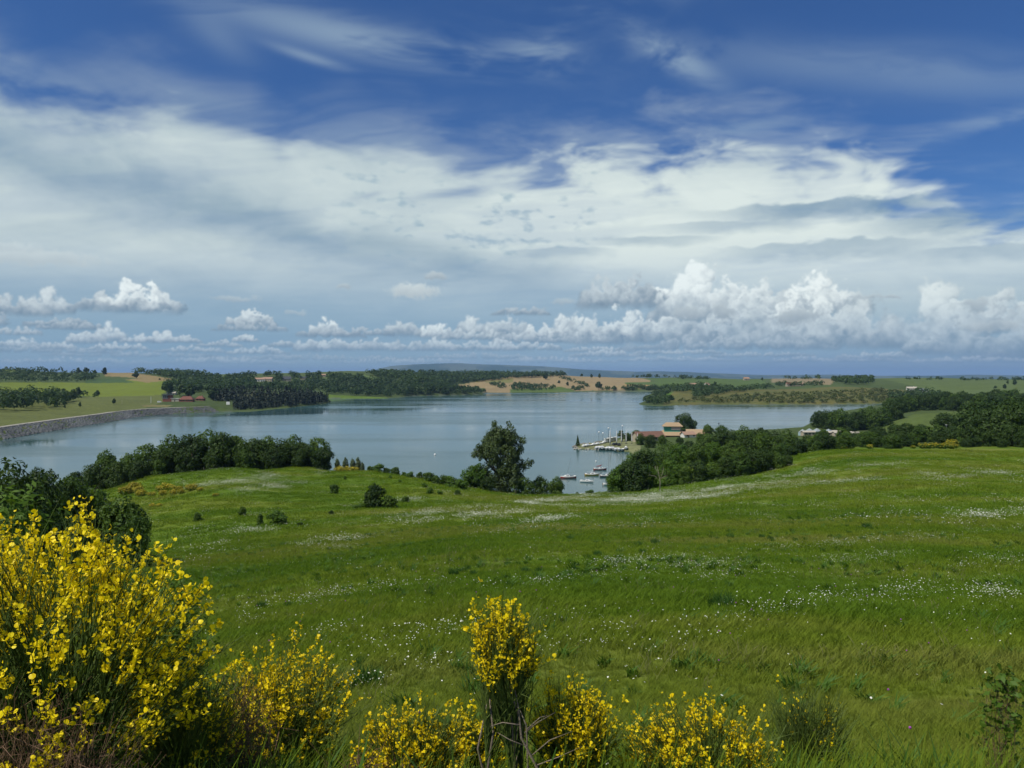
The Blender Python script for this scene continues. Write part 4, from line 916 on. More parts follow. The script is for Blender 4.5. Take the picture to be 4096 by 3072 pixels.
far_mass('far_woodland', 'dark belt of woodland along the left skyline above the bright field', [[(-300, 1488), (120, 1488), (380, 1505), (392, 1516), (335, 1531), (-300, 1532)], [(-300, 1478), (0, 1480), (260, 1490), (300, 1496), (110, 1489), (-300, 1484)]], 420, 11, 'far', 1)
far_mass('far_woodland', 'wooded low hill on the left skyline between two fields', [[(528, 1492), (660, 1488), (800, 1500), (860, 1509), (800, 1517), (690, 1518), (600, 1502)]], 260, 12, 'far', 2)
far_mass('tree_belt', 'thick belt of trees below the bright green field on the left', [[(-300, 1588), (90, 1588), (250, 1598), (280, 1610), (190, 1635), (60, 1650), (-300, 1662)]], 220, 13, 'far', 3, 40, 1.3)
far_mass('tree_belt', 'scattered bushes right of the tree belt below the bright green field', [[(250, 1590), (420, 1586), (400, 1596), (300, 1606), (240, 1632), (200, 1640)]], 22, 8, 'far', 33, 40, 1.1)
far_mass('hill_woodland', 'mixed woodland covering the hill with houses beyond the lake', [[(640, 1545), (700, 1535), (800, 1516), (1000, 1503), (1240, 1500), (1450, 1508), (1560, 1530), (1700, 1546), (1820, 1545), (1930, 1570), (1880, 1577), (1640, 1584), (1560, 1590), (1300, 1577), (1000, 1562), (900, 1570), (700, 1572)]], 1500, 10, 'far', 4, 28, 1.4, skip=gap)
far_mass('hill_woodland', 'great dark wood along the skyline left of the wheat fields', [[(1460, 1498), (1700, 1496), (2240, 1499), (2275, 1506), (2060, 1514), (1835, 1536), (1790, 1546), (1620, 1530), (1530, 1514)]], 1100, 12, 'farq' if 'farq' in LEAFS else 'far', 5, 22, 1.9, .55)
far_mass('pine_plantation', 'very dark pine wood on the point of land behind the dam', [[(905, 1575), (1010, 1571), (1040, 1572), (1140, 1577), (1250, 1590), (1312, 1604), (1318, 1609), (1290, 1614), (1200, 1622), (1150, 1605), (1136, 1583), (940, 1577)], [(850, 1585), (940, 1585), (940, 1606), (850, 1606)], [(940, 1612), (1140, 1600), (1200, 1622), (1000, 1640), (940, 1640)]], 620, 10, 'farp', 6, 40, 1.0, dmin=700, conif=True)
far_mass('shore_scrub', 'yellowish broom scrub on the slopes of the right peninsula', [[(2720, 1600), (3000, 1578), (3300, 1570), (3500, 1555), (3640, 1575), (3700, 1600), (3600, 1612), (3300, 1612), (2850, 1614), (2720, 1612)]], 620, 4, 'scrub', 7, 22, .9, .7)
far_mass('shore_woodland', 'dark bushes at the tip of the right peninsula', [[(2565, 1612), (2590, 1606), (2680, 1602), (2690, 1608), (2660, 1618), (2600, 1621)], [(2580, 1578), (2640, 1572), (2680, 1571), (2650, 1590), (2600, 1586)]], 90, 8.5, 'far', 8, 34, 1.2, dmin=900)
far_mass('hedge_woodland', 'dark hedges and copses on the slope right of the wheat fields', [[(2660, 1555), (2700, 1548), (2800, 1543), (2900, 1556), (2960, 1562), (3080, 1545), (3100, 1555), (2900, 1575), (2800, 1592), (2770, 1592), (2780, 1572), (2660, 1568)], [(2480, 1552), (2560, 1545), (2680, 1550), (2660, 1562), (2500, 1562)], [(3100, 1537), (3200, 1540), (3290, 1536), (3290, 1546), (3110, 1548)]], 420, 8, 'far', 9, 26, 1.3, .6)
far_mass('hedge_woodland', 'copse on the skyline above the wheat fields', [[(2490, 1508), (2560, 1504), (2650, 1504), (2680, 1512), (2570, 1515)], [(2690, 1514), (2770, 1515), (2770, 1518), (2690, 1517)], [(2785, 1518), (2840, 1518), (2840, 1521), (2785, 1521)]], 130, 11, 'far', 10, 26, 1.5)
far_mass('hedge_woodland', 'wood on the right skyline and the trees below it', [[(3325, 1528), (3340, 1520), (3400, 1518), (3490, 1522), (3495, 1538), (3400, 1542)], [(3140, 1518), (3280, 1517), (3280, 1520), (3140, 1520)]], 170, 11, 'far', 11, 30, 1.4)
far_mass('hedge_woodland', 'trees along the skyline at the far right', [[(3845, 1522), (4000, 1521), (4400, 1523), (4400, 1526), (3845, 1525)], [(3620, 1519), (3770, 1520), (3770, 1522), (3620, 1521)]], 90, 9, 'far', 12, 24, 1.3)
far_mass('hedge_woodland', 'dark trees below the white farmhouse beyond the lake arm', [[(3540, 1585), (3600, 1578), (3700, 1568), (3800, 1592), (3860, 1602), (4100, 1600), (4400, 1600), (4400, 1618), (3700, 1615), (3640, 1612), (3560, 1606)]], 300, 9, 'far', 13, 34, 1.2)
far_mass('wheat_hedges', 'dark bushes and hedge lines between the wheat fields', [[(2040, 1553), (2070, 1535), (2120, 1542), (2200, 1545), (2230, 1552), (2200, 1562), (2060, 1566)], [(2230, 1512), (2260, 1512), (2360, 1548), (2350, 1551)], [(1960, 1540), (2000, 1536), (2040, 1555), (2010, 1558)], [(1840, 1560), (1900, 1552), (1950, 1572), (1900, 1577)], [(2280, 1556), (2330, 1552), (2340, 1564), (2290, 1565)], [(2410, 1556), (2470, 1558), (2470, 1563), (2410, 1563)]], 300, 8, 'far', 14, 26, 1.3)
# single far trees
for i, (u, v, hp, lab) in enumerate([(312, 1496, 26, 'left one of two bushy trees on the left skyline'), (345, 1497, 28, 'right one of two bushy trees on the left skyline'), (380, 1497, 18, 'small tree right of two bushy trees on the left skyline'), (418, 1500, 30, 'lone round tree standing at the top of the brown field'),
        (545, 1514, 30, 'dark tree with a bush in the brown field on the left hill'), (638, 1522, 10, 'low bush at the foot of the brown field on the left hill'), (255, 1592, 38, 'left one of the upright trees below the bright field'), (292, 1590, 34, 'second upright tree below the bright field'), (312, 1590, 42, 'tallest upright tree below the bright field'), (392, 1588, 28, 'lone small tree at the right end of the belt below the field'),
        (455, 1616, 22, 'round bush on the grass bank behind the dam'), (320, 1628, 20, 'flat bush on the grass bank behind the dam'), (258, 1633, 14, 'small bush left on the grass bank behind the dam'), (2395, 1561, 36, 'tall tree at the far shore below the wheat field'), (2183, 1518, 26, 'dark tree on the hedge between the wheat fields'), (2270, 1543, 16, 'round tree alone in the wheat field'), (2237, 1535, 14, 'small round tree beside the wheat hedge'),
        (2326, 1508, 14, 'tree left on the crest of the wheat field'), (2365, 1512, 16, 'tree amid the crest of the wheat field'), (2398, 1512, 18, 'tree with a green patch on the wheat crest'), (2860, 1553, 26, 'round tree right of the white gabled farm'), (3050, 1523, 14, 'tree on the right skyline by the farm'), (3465, 1514, 12, 'pair of small trees on the right skyline'), (4058, 1540, 22, 'upright tree in the far right field'), (4030, 1537, 16, 'round tree in the far right field'), (3980, 1556, 14, 'low bush in the far right field'), (4020, 1556, 20, 'dark bush beside the low one in the far right field'),
        (790, 1505, 26, 'pointed tree on the skyline of the left wooded hill'), (668, 1578, 52, 'big tree at the field corner above the dam buildings'), (720, 1585, 50, 'dark tree behind the dam tower'), (760, 1592, 55, 'dark tree behind the red-roofed houses'), (850, 1600, 60, 'dark tree right of the red-roofed houses')]):
    p = ground(u, v, 500); plant('far_tree', 'far%d' % (i % 4), p, px_h(p, hp), lab, 'tree', None, 1.0)

# ================================================================ dam
def brickish(name, c1, c2, scale, rough=.9):
    m, t, b = base_mat(name)
    vo = N(t, 'ShaderNodeTexVoronoi'); vo.inputs['Scale'].default_value = scale
    g = N(t, 'ShaderNodeNewGeometry'); t.links.new(g.outputs['Position'], vo.inputs['Vector'])
    sep = N(t, 'ShaderNodeSeparateColor'); t.links.new(vo.outputs['Color'], sep.inputs[0])
    c = mix_col(t, sep.outputs[0], c1, c2)
    c = mix_col(t, 1.0, c, ramp(t, noise_fac(t, .02, 4, .6, 'World'), [(.35, (.62, .62, .62)), (.65, (1.15, 1.15, 1.15))]), 'MULTIPLY')
    t.links.new(c, b.inputs['Base Color']); b.inputs['Roughness'].default_value = rough
    bp = N(t, 'ShaderNodeBump'); bp.inputs['Strength'].default_value = .8; bp.inputs['Distance'].default_value = .5
    t.links.new(vo.outputs['Distance'], bp.inputs['Height']); t.links.new(bp.outputs[0], b.inputs['Normal'])
    return m
m_rip = brickish('dam_stone', (.050, .054, .054), (.135, .14, .135), .75)
m_path = plain('dam_crest_gravel', (.30, .28, .23), .9, .2, .5)
line = [np.array(on_plane(u, v)) for u, v in LAKE_PX[1:11]]
P = [];
for a, b_ in zip(line[:-1], line[1:]):
    n = max(2, int(np.linalg.norm(b_ - a) / 2.2)); P += [a + (b_ - a) * k / n for k in range(n)]
P.append(line[-1]); P = np.array(P)
for _ in range(30): P[1:-1] = (P[:-2] + 2 * P[1:-1] + P[2:]) / 4
T = unit(np.gradient(P, axis=0)); NR = np.stack([-T[:, 1], T[:, 0]], -1)
if shore_dist(*(P[20] + NR[20] * 6))[0] < 0: NR = -NR
rng = np.random.RandomState(4); sec = np.linspace(-1, 12.6, 14); V = []; 
for p, n in zip(P, NR):
    for s in sec:
        q = p + n * s; j = rng.uniform(-.3, .3)
        V.append((q[0] + rng.uniform(-.4, .4), q[1] + rng.uniform(-.4, .4), -.5 + (s + 1) * .41 + .55 + j))
m = len(sec); Fq = [(i * m + k, i * m + k + 1, (i + 1) * m + k + 1, (i + 1) * m + k) for i in range(len(P) - 1) for k in range(m - 1)]
dam = thing('rockfill_dam', 'long curved rockfill dam with a grey stone face along the left of the lake', 'dam', (P[0][0], P[0][1], 0))
o = put('stone_facing', raw_mesh('stone_facing', np.array(V) - (P[0][0], P[0][1], 0), Fq, m_rip), dam)
V = []
for p, n in zip(P, NR):
    zc = -.5 + 13.6 * .41 + .5
    for s, dz in ((12.2, 0), (12.6, .25), (16.5, .3), (18.2, -1.2)): q = p + n * s; V.append((q[0] - P[0][0], q[1] - P[0][1], zc + dz))
put('crest_path', raw_mesh('crest_path', V, [(i * 4 + k, i * 4 + k + 1, i * 4 + k + 5, i * 4 + k + 4) for i in range(len(P) - 1) for k in range(3)], m_path), dam)

# ================================================================ buildings
m_white = plain('white_render', (.66, .64, .58), .85, .08, .6); m_cream = plain('cream_render', (.36, .31, .23), .85, .12, .6)
m_brick = plain('red_brick', (.20, .070, .048), .85, .2, 2); m_greyw = plain('grey_cladding', (.16, .17, .185), .7, .12, 1)
m_tile = plain('red_tile', (.16, .060, .040), .85, .25, 2, .3); m_tile_p = plain('salmon_tile', (.34, .215, .15), .85, .2, 2, .3)
m_tan = plain('tan_roof', (.36, .255, .150), .8, .12, 1.5, .2); m_brown = plain('brown_tile', (.165, .085, .058), .85, .25, 1.2, .3)
m_slate = plain('dark_slate', (.05, .055, .065), .6, .2, 1.5); m_green = plain('green_panel', (.035, .27, .19), .5, .08, 1)
m_dkred = plain('dark_red_timber', (.135, .045, .035), .8, .2, 1.5); m_stone = plain('pale_stone', (.42, .38, .31), .9, .15, 1)
m_glass, t, b = base_mat('window_glass'); b.inputs['Base Color'].default_value = (.025, .03, .035, 1); b.inputs['Roughness'].default_value = .12
m_dark = plain('dark_metal', (.03, .03, .033), .5, .2, 3); m_wpaint = plain('white_paint', (.78, .78, .76), .35, .05, 1); m_timber = plain('timber', (.22, .16, .10), .8, .25, 5)
def gable_mb(L, W, h0, h1, over=.5, th=.22, hip=0.0):
    """two-sided roof along x from eaves h0 to ridge h1"""
    l, w = L / 2 + over, W / 2 + over; r = max(L / 2 + over - hip, .05); s = (h1 - h0) / (W / 2); e = h0 - over * s
    mb = MB(); top = [(-l, -w, e), (l, -w, e), (l, w, e), (-l, w, e), (-r, 0, h1), (r, 0, h1)]
    bot = [(x_, y_, z_ - th) for x_, y_, z_ in top]
    f = [(0, 1, 5, 4), (2, 3, 4, 5), (1, 2, 5), (3, 0, 4)] if hip else [(0, 1, 5, 4), (2, 3, 4, 5)]
    fb = [tuple(i + 6 for i in q[::-1]) for q in f]
    side = [(0, 6, 7, 1), (2, 8, 9, 3)] + ([(1, 7, 8, 2), (3, 9, 6, 0)] if hip else [(1, 7, 11, 5), (5, 11, 8, 2), (3, 9, 10, 4), (4, 10, 6, 0)])
    return mb.add(top + bot, f + fb + side)
def walls_mb(L, W, h0, h1=None):
    l, w = L / 2, W / 2
    if h1 is None: return MB().box(-l, l, -w, w, -1.0, h0)
    return MB().add([(-l, -w, -1), (l, -w, -1), (l, w, -1), (-l, w, -1), (-l, -w, h0), (l, -w, h0), (l, w, h0), (-l, w, h0), (-l, 0, h1), (l, 0, h1)],
                    [(0, 3, 2, 1), (0, 1, 5, 4), (2, 3, 7, 6), (1, 2, 6, 9, 5), (3, 0, 4, 8, 7), (4, 5, 9, 8), (6, 7, 8, 9)])
def house(name, label, pos, rz, L, W, h0, h1, wm, rm, wins=3, hip=0.0, chim=True, door=True, cat='house', group=None):
    o = thing(name, label, cat, pos, rz, 1.0, group)
    put('wall', walls_mb(L, W, h0 - .15, None if hip else h1 - .35).mesh('wall', wm), o)
    rf = put('roof', gable_mb(L, W, h0, h1, hip=hip).mesh('roof', rm), o)
    if chim: put('chimney', MB().box(L * .2, L * .2 + .7, -.35, .35, h0, h1 + .9).mesh('chimney', wm), rf)
    for k in range(wins):
        xw = -L / 2 + L * (k + .5) / wins + (.8 if door and k == wins // 2 else 0)
        w = put('window', MB().box(xw - .55, xw + .55, -W / 2 - .06, -W / 2 + .1, 1.0, min(2.3, h0 - .4)).mesh('window', m_glass), o)
        put('sill', MB().box(xw - .7, xw + .7, -W / 2 - .16, -W / 2 + .05, .86, .985).mesh('sill', m_stone), w)
    if door: put('door', MB().box(-.9 - .5, -.9 + .45, -W / 2 - .05, -W / 2 + .1, 0, 2.1).mesh('door', m_timber), o)
    return o
def on_land(u, v, dmin=500): x, y, z = ground(u, v, dmin); return (x, y, z)
# by the dam
p = on_land(672, 1606, 700); s = p[1] / F
o = thing('dam_tower', 'two-storey dark block with red brick base beside the dam', 'building', p, .12)
w_ = 34 * s
put('wall', MB().box(-w_ / 2, w_ / 2, -4, 4, -1, 12 * s).mesh('tower_base', m_brick), o)
put('upper_storey', MB().box(-w_ / 2 + .15, w_ * .1, -4.3, 3.7, 12 * s + .02, 26 * s).mesh('tower_upper', m_greyw), o)
put('upper_wall', MB().box(w_ * .1 + .03, w_ / 2 - .1, -3.8, 3.8, 12 * s + .02, 25 * s).mesh('tower_upper_brick', m_brick), o)
put('flat_roof', MB().box(-w_ / 2 - .8, w_ / 2 + .8, -5, 5, 26 * s + .03, 26 * s + .7).mesh('tower_roof', m_slate), o)
for k in range(3): put('window', MB().box(-w_ / 2 + .9 + k * 1.9, -w_ / 2 + 2.1 + k * 1.9, -4.36, -4.2, 15 * s, 21 * s).mesh('window', m_glass), o)
p2 = on_land(702, 1606, 700)
o = thing('dam_annex', 'low pale concrete block joining the dam tower to the red houses', 'building', p2, .12)
put('wall', MB().box(-4.4, 4.4, -3, 3, -1, 3.4).mesh('annex_wall', m_stone), o); put('flat_roof', MB().box(-4.8, 4.8, -3.4, 3.4, 3.42, 3.75).mesh('annex_roof', m_white), o); put('door', MB().box(-.5, .5, -3.06, -2.9, 0, 2.1).mesh('annex_door', m_dark), o)
p = on_land(748, 1606, 700); house('red_roofed_house', 'long low house with red walls and wide red roof near the dam', p, .1, 15, 9, 2.8, 6.2, m_brick, m_tile, 4, 3.5)
p = on_land(802, 1602, 700); house('red_roofed_house', 'smaller red house right of the long one near the dam', p, .1, 9, 8, 2.6, 5.4, m_brick, m_tile, 3, 3.0)
p = on_land(912, 1622, 700); s = p[1] / F
o = thing('notice_board', 'square white board standing on the shore at the end of the dam', 'sign', p, .05)
put('board', MB().box(-7 * s, 7 * s, -.15, .15, 1.0, 15 * s).mesh('panel_board', m_wpaint), o)
for k in (-1, 1): put('post', MB().box(k * 4 * s - .12, k * 4 * s + .12, .17, .4, -1, 13 * s).mesh('panel_post', m_dark), o)
p = on_land(604, 1612, 600); o = thing('white_mast', 'thin white pole on the grass left of the dam tower', 'pole', p)
put('shaft', MB().tube([(0, 0, -.5), (0, 0, 3), (0, 0, 26 * p[1] / F)], [.22, .2, .14], 7).mesh('mast_shaft', m_wpaint), o); put('foot', MB().box(-.6, .6, -.6, .6, -.5, .35).mesh('mast_foot', m_stone), o)
p = on_land(488, 1614, 600); o = thing('white_mast', 'faint short pole on the grass bank beside the round bush', 'pole', p); put('shaft', MB().tube([(0, 0, -.5), (0, 0, 14 * p[1] / F)], [.13, .09], 6).mesh('short_mast', m_stone), o)
p = on_land(637, 1611, 600); o = thing('parked_van', 'small white van on the grass left of the dam tower', 'van', p, .4)
put('body', MB().add([(-2.2, -.9, .35), (2.2, -.9, .35), (2.2, .9, .35), (-2.2, .9, .35), (-2.2, -.85, 1.0), (2.2, -.85, 1.0), (2.2, .85, 1.0), (-2.2, .85, 1.0), (-2.1, -.8, 1.95), (1.0, -.8, 1.95), (1.0, .8, 1.95), (-2.1, .8, 1.95)],
    [(0, 3, 2, 1), (0, 1, 5, 4), (1, 2, 6, 5), (2, 3, 7, 6), (3, 0, 4, 7), (4, 5, 9, 8), (5, 6, 10, 9), (6, 7, 11, 10), (7, 4, 8, 11), (8, 9, 10, 11)]).mesh('van_body', m_wpaint), o)
put('windscreen', MB().add([(1.98, -.78, 1.06), (1.98, .78, 1.06), (1.1, .74, 1.9), (1.1, -.74, 1.9)], [(0, 1, 2, 3)]).mesh('van_glass', m_glass), o)
for a in (-1.3, 1.35):
    for b_ in (-.85, .85): put('wheel', MB().tube([(a, b_ - .1, .34), (a, b_ + .1, .34)], [.34, .34], 12).mesh('van_wheel', m_dark), o)
# houses on the wooded hill
for (u, v, rz, L, W, h0, h1, wm, rm, lab) in [(1040, 1526, .2, 17, 9, 4.5, 7.2, m_white, m_tile_p, 'white house with salmon roof, the left of the pair on the wooded hill'), (1072, 1525, -.1, 18, 10, 4.8, 7.8, m_cream, m_tile_p, 'cream house with salmon roof, the right of the pair on the wooded hill'), (1146, 1524, .3, 17, 11, 4.5, 9.0, m_cream, m_slate, 'house with dark slate roof on the wooded hill'),
        (1213, 1519, .1, 12, 8, 4.5, 6.5, m_cream, m_slate, 'small dark-roofed house right of the slate house on the hill'), (1295, 1507, 0, 9, 7, 4, 6.0, m_cream, m_tile_p, 'tiny pale house near the top of the wooded hill'),
        (2775, 1546, .05, 30, 10, 3.6, 6.6, m_stone, m_tile_p, 'long stone barn with pale tiled roof on the slope beyond the lake'), (2828, 1549, .9, 14, 9, 4.5, 8.2, m_white, m_tile_p, 'white gabled farmhouse right of the long barn'), (2985, 1521, .1, 14, 9, 4.5, 8, m_cream, m_tile_p, 'farmhouse with tiled roof on the right skyline'),
        (3165, 1545, .1, 20, 10, 4.2, 7.4, m_cream, m_tile, 'red roofed farmhouse above the peninsula'), (3195, 1544, 0, 14, 8, 3.6, 6.0, m_stone, m_tile_p, 'low tiled outbuilding right of the red roofed farmhouse'), (3646, 1562, -.2, 16, 9, 4.2, 6.6, m_white, m_stone, 'large white farmhouse on the green slope right of the lake'),
        (3690, 1566, .1, 16, 8, 2.8, 5.2, m_white, m_greyw, 'low white barn beside the large white farmhouse'), (3828, 1606, .15, 9.5, 8, 4.2, 6.0, m_white, m_stone, 'single white house among the dark trees on the right'), (688, 1578, .1, 10, 7, 2.2, 4, m_stone, m_stone, 'small pale shed at the field corner above the dam')]:
    p = on_land(u, v, 700); house('farmhouse', lab, p, rz, L, W, h0, h1, wm, rm, 4 if L > 13 else 3, 0, L > 11)

# ================================================================ boat club
p = stand(2690, 478); cx, cyy, cz = p; cz -= 1.7
s = 478 / F
o = thing('clubhouse', 'sailing clubhouse with tan two-tier roof and green upper storey', 'building', (cx, cyy, cz), -.10)
W0 = 118 * s
put('wall', MB().box(-W0 / 2 + 1.2, W0 / 2 - 1.2, -5.5, 5.5, -1.5, 3.1).mesh('club_wall', m_dkred), o)
put('white_wall', MB().box(W0 / 2 - 3.5, W0 / 2 + 2.6, -5.9, -1, -1.5, 2.0).mesh('club_white_wall', m_white), o)
put('plinth', MB().box(-W0 / 2 + 1.0, W0 / 2 - 3.6, -5.75, -5.52, -1.5, .7).mesh('club_plinth', m_white), o)
put('roof', gable_mb(W0 - 1, 12.5, 3.1, 5.6, .9, .3, 3.8).mesh('club_roof', m_tan), o)
up = put('upper_storey', MB().box(-5.0, 4.2, -2.6, 2.6, 4.2, 8.4).mesh('club_upper', m_green), o)
put('louvre_band', MB().box(-.8, 4.35, -2.78, -2.62, 5.6, 7.5).mesh('club_louvre', m_dark), up)
for k in range(3): put('slat', MB().box(-.9, 4.45, -2.95, -2.8, 5.75 + k * .6, 6.0 + k * .6).mesh('club_slat', m_white), up)
put('upper_roof', gable_mb(10, 5.6, 8.4, 10.0, .9, .28, 2.2).mesh('club_upper_roof', m_tan), o)
for k in range(4): put('window', MB().box(-6.4 + k * 2.6, -4.8 + k * 2.6, -5.58, -5.4, 1.0, 2.4).mesh('club_window', m_glass), o)
for k in range(3): put('pillar', MB().box(4.0 + k * 1.7, 4.3 + k * 1.7, -6.0, -5.7, -1.5, 2.9).mesh('club_pillar', m_white), o)
put('door', MB().box(5.0, 6.1, -5.6, -5.45, -.2, 2.0).mesh('club_door', m_glass), o)
p = stand(2592, 450); house('boathouse', 'long boathouse with brown tiled roof and pale gable beside the clubhouse', (p[0], p[1], p[2]),   .30, 16, 9.0, 2.8, 5.4, m_cream, m_brown, 4, 0, False)
p = stand(2792, 474); house('annex', 'low annex with tan and red tiled roof right of the clubhouse', (p[0], p[1], p[2] - .4), -.2, 13, 8, 2.5, 4.6, m_white, m_tan, 3, 0, False, cat='building')
p = stand(2752, 466); house('annex', 'small red tiled porch roof between clubhouse and annex', (p[0], p[1], p[2] - .2), .3, 7, 5, 2.2, 3.6, m_white, m_tile_p, 2, 0, False, cat='building')
# ---- moored yachts
HULLC = {'red': plain('hull_red', (.36, .025, .02), .3, .06, 1), 'yellow': plain('hull_yellow', (.62, .40, .02), .3, .06, 1), 'white': plain('hull_white', (.74, .74, .70), .3, .05, 1), 'black': plain('hull_black', (.02, .022, .025), .3, .1, 1)}
m_sail = plain('furled_sail_red', (.22, .03, .03), .9, .15, 3); m_sailw = plain('furled_sail_white', (.55, .56, .55), .9, .06, 3); m_deck = plain('deck', (.76, .76, .72), .6, .06, 2); m_alu = plain('aluminium', (.55, .56, .57), .35, .05, 2, 0, .8)
def hull_rows(L, B, top, zs, fr):
    xs = np.linspace(-1, 1, 11); rows = []
    for x in xs:
        bw = B / 2 * (1 - max(0, x) ** 2.2) * (1 - .18 * max(0, -x) ** 2); row = []
        for z, k in zip(zs, fr): row.append((x * L / 2 + (.25 * (z + .3) if x > .9 else 0), bw * k, z + (.16 * x * x if z > .3 else 0)))
        rows.append(row)
    return rows
def shell(rows, cap_t=False):
    mb = MB(); n = len(rows[0]); v = []
    for r in rows: v += [(x, y, z) for x, y, z in r] + [(x, -y, z) for x, y, z in r]
    f = []
    for i in range(len(rows) - 1):
        a, b_ = i * 2 * n, (i + 1) * 2 * n
        for k in range(n - 1): f += [(a + k, b_ + k, b_ + k + 1, a + k + 1), (a + n + k, a + n + k + 1, b_ + n + k + 1, b_ + n + k)]
    f.append(tuple(range(n)) + tuple(range(2 * n - 1, n - 1, -1)))
    return mb.add(v, f)
def yacht(u, v, rz, L, hull, label, mast=7.0, furl=None, tilt=0.0, strake='white', dmin=0):
    x, y = on_plane(u, v); o = thing('sailing_boat', label, 'boat', (x, y, 0), rz, L / 6.0 * 1.1, 'boats moored in the bay')
    low = shell(hull_rows(6, 2.2, .8, (-.35, -.05, .25, .50), (.05, .72, .93, .98))); hu = put('hull', low.mesh('hull', HULLC[hull], True), o)
    put('topside', shell(hull_rows(6, 2.2, .8, (.505, .70, .86), (.985, 1.0, .99))).mesh('topside', HULLC[strake], True), hu)
    r = hull_rows(6, 2.2, .8, (.84,), (.96,)); mb = MB(); vv = [(a[0][0], a[0][1], a[0][2]) for a in r] + [(a[0][0], -a[0][1], a[0][2]) for a in r]; n = len(r)
    put('deck', mb.add(vv, [(i, i + 1, n + i + 1, n + i) for i in range(n - 1)]).mesh('deck', m_deck), o)
    cab = put('cabin', MB().add([(-.5, -.72, .84), (1.7, -.5, .95), (1.7, .5, .95), (-.5, .72, .84), (-.4, -.62, 1.32), (1.1, -.42, 1.28), (1.1, .42, 1.28), (-.4, .62, 1.32)], [(4, 5, 6, 7), (0, 1, 5, 4), (1, 2, 6, 5), (2, 3, 7, 6), (3, 0, 4, 7)]).mesh('cabin', m_wpaint), o)
    for sgn in (-1, 1): put('window', MB().add([(-.2, sgn * .705, .98), (.9, sgn * .60, 1.02), (.9, sgn * .56, 1.2), (-.2, sgn * .66, 1.22)], [(0, 1, 2, 3)]).mesh('cabin_window', m_glass), cab)
    put('cockpit', MB().box(-2.3, -.7, -.55, .55, .875, .93).mesh('cockpit', m_dark), o)
    put('rudder', MB().box(-3.25, -3.0, -.05, .05, -.4, 1.0).mesh('rudder', m_timber), o)
    if mast: 
        ms = put('mast', MB().tube([(.7, 0, .9), (.7 + tilt * mast * .5, 0, mast * .5), (.7 + tilt * mast, 0, mast)], [.06, .055, .035], 6).mesh('mast', m_alu), o)
        put('boom', MB().tube([(.66, 0, 1.75), (-2.1, 0, 1.65)], [.05, .045], 6).mesh('boom', m_alu), ms)
        for e in ((3.0, 0, 1.0), (-2.9, 0, .95)): put('stay', MB().tube([(.7 + tilt * mast, 0, mast), e], [.012, .012], 4).mesh('stay', m_alu), ms)
    if furl: put('furled_sail', MB().tube([(.75, 0, 2.9), (.55, 0, 2.2), (.1, 0, 1.95), (-.9, 0, 1.85), (-2.0, 0, 1.8)], [.05, .2, .26, .22, .08], 8).mesh('furled_sail', furl, True), o)
    return o
yacht(2273, 1913, math.pi + .12, 5.3, 'red', 'red-hulled yacht with a slanting mast, leftmost of the moored boats', 7.5, None, -.22)
yacht(2400, 1880, .12, 4.8, 'red', 'red-hulled boat with a dark red furled sail, farthest of the moored boats', 0, m_sail)
yacht(2367, 1902, -.08, 4.8, 'yellow', 'white boat with a yellow bottom among the moored boats', 2.2, None)
yacht(2347, 1929, -.35, 4.4, 'white', 'white open boat with a grey bottom, in the middle of the moored boats', 0)
yacht(2428, 1908, .15, 4.9, 'black', 'boat with a dark hull and white deck half hidden by the wood', 8.0, None, .0)
yacht(2440, 1941, .1, 4.6, 'white', 'white boat nearest the meadow, half hidden by the wood', 0)
yacht(2222, 1957, .2, 3.8, 'white', 'small white boat seen through the round tree right of the oak', 0)
for (u, v, r, lab) in [(1740, 1820, .45, 'single white mooring buoy far out in front of the oak'), (2384, 1847, .3, 'small white buoy behind the red boat with furled sail'), (1320, 1865, .5, 'white buoy by the bank right of the dark clump')]:
    x, y = on_plane(u, v); o = thing('mooring_buoy', lab, 'buoy', (x, y, .1)); put('float', MB().ball((0, 0, .1), r * 1.2, 12, 8).mesh('float', m_wpaint, True), o); put('ring', MB().tube([(0, 0, r), (0, 0, r * 1.9)], [.06, .05], 6).mesh('ring', m_dark), o)
# ---- dinghies laid up on the spit
din_h = shell(hull_rows(4.6, 1.7, .6, (-.05, .12, .35, .55), (.15, .75, .95, 1.0))).mesh('dinghy_hull', HULLC['white'], True)
r = hull_rows(4.6, 1.7, .6, (.53,), (.94,)); n = len(r); din_d = MB().add([a[0] for a in r] + [(a[0][0], -a[0][1], a[0][2]) for a in r], [(i, i + 1, n + i + 1, n + i) for i in range(n - 1)]).mesh('dinghy_deck', m_deck)
din_c = MB().add([(-2.0, -.75, .55), (1.6, -.55, .6), (1.6, .55, .6), (-2.0, .75, .55), (-1.9, 0, 1.25), (1.2, 0, 1.2)], [(0, 1, 5, 4), (2, 3, 4, 5), (1, 2, 5), (3, 0, 4)]).mesh('dinghy_cover', m_wpaint)
din_g = shell(hull_rows(4.66, 1.76, .6, (.40, .52), (1.0, 1.01))).mesh('dinghy_rail', m_dark, True)
din_m = MB().tube([(.6, 0, .4), (.6, 0, 6.2)], [.04, .02], 5).mesh('dinghy_mast', m_alu)
spots = [(2336 + k * 13.5, 1783 - k * 1.9, 'upper') for k in range(9)] + [(2430 + k * 14, 1770 - k * 1.5, 'stacked') for k in range(3)] + [(2392 + k * 14, 1791 + k * .5, 'lower') for k in range(6)] + [(2462 + k * 14, 1797 - k * .3, 'front') for k in range(4)]
cnt = {}
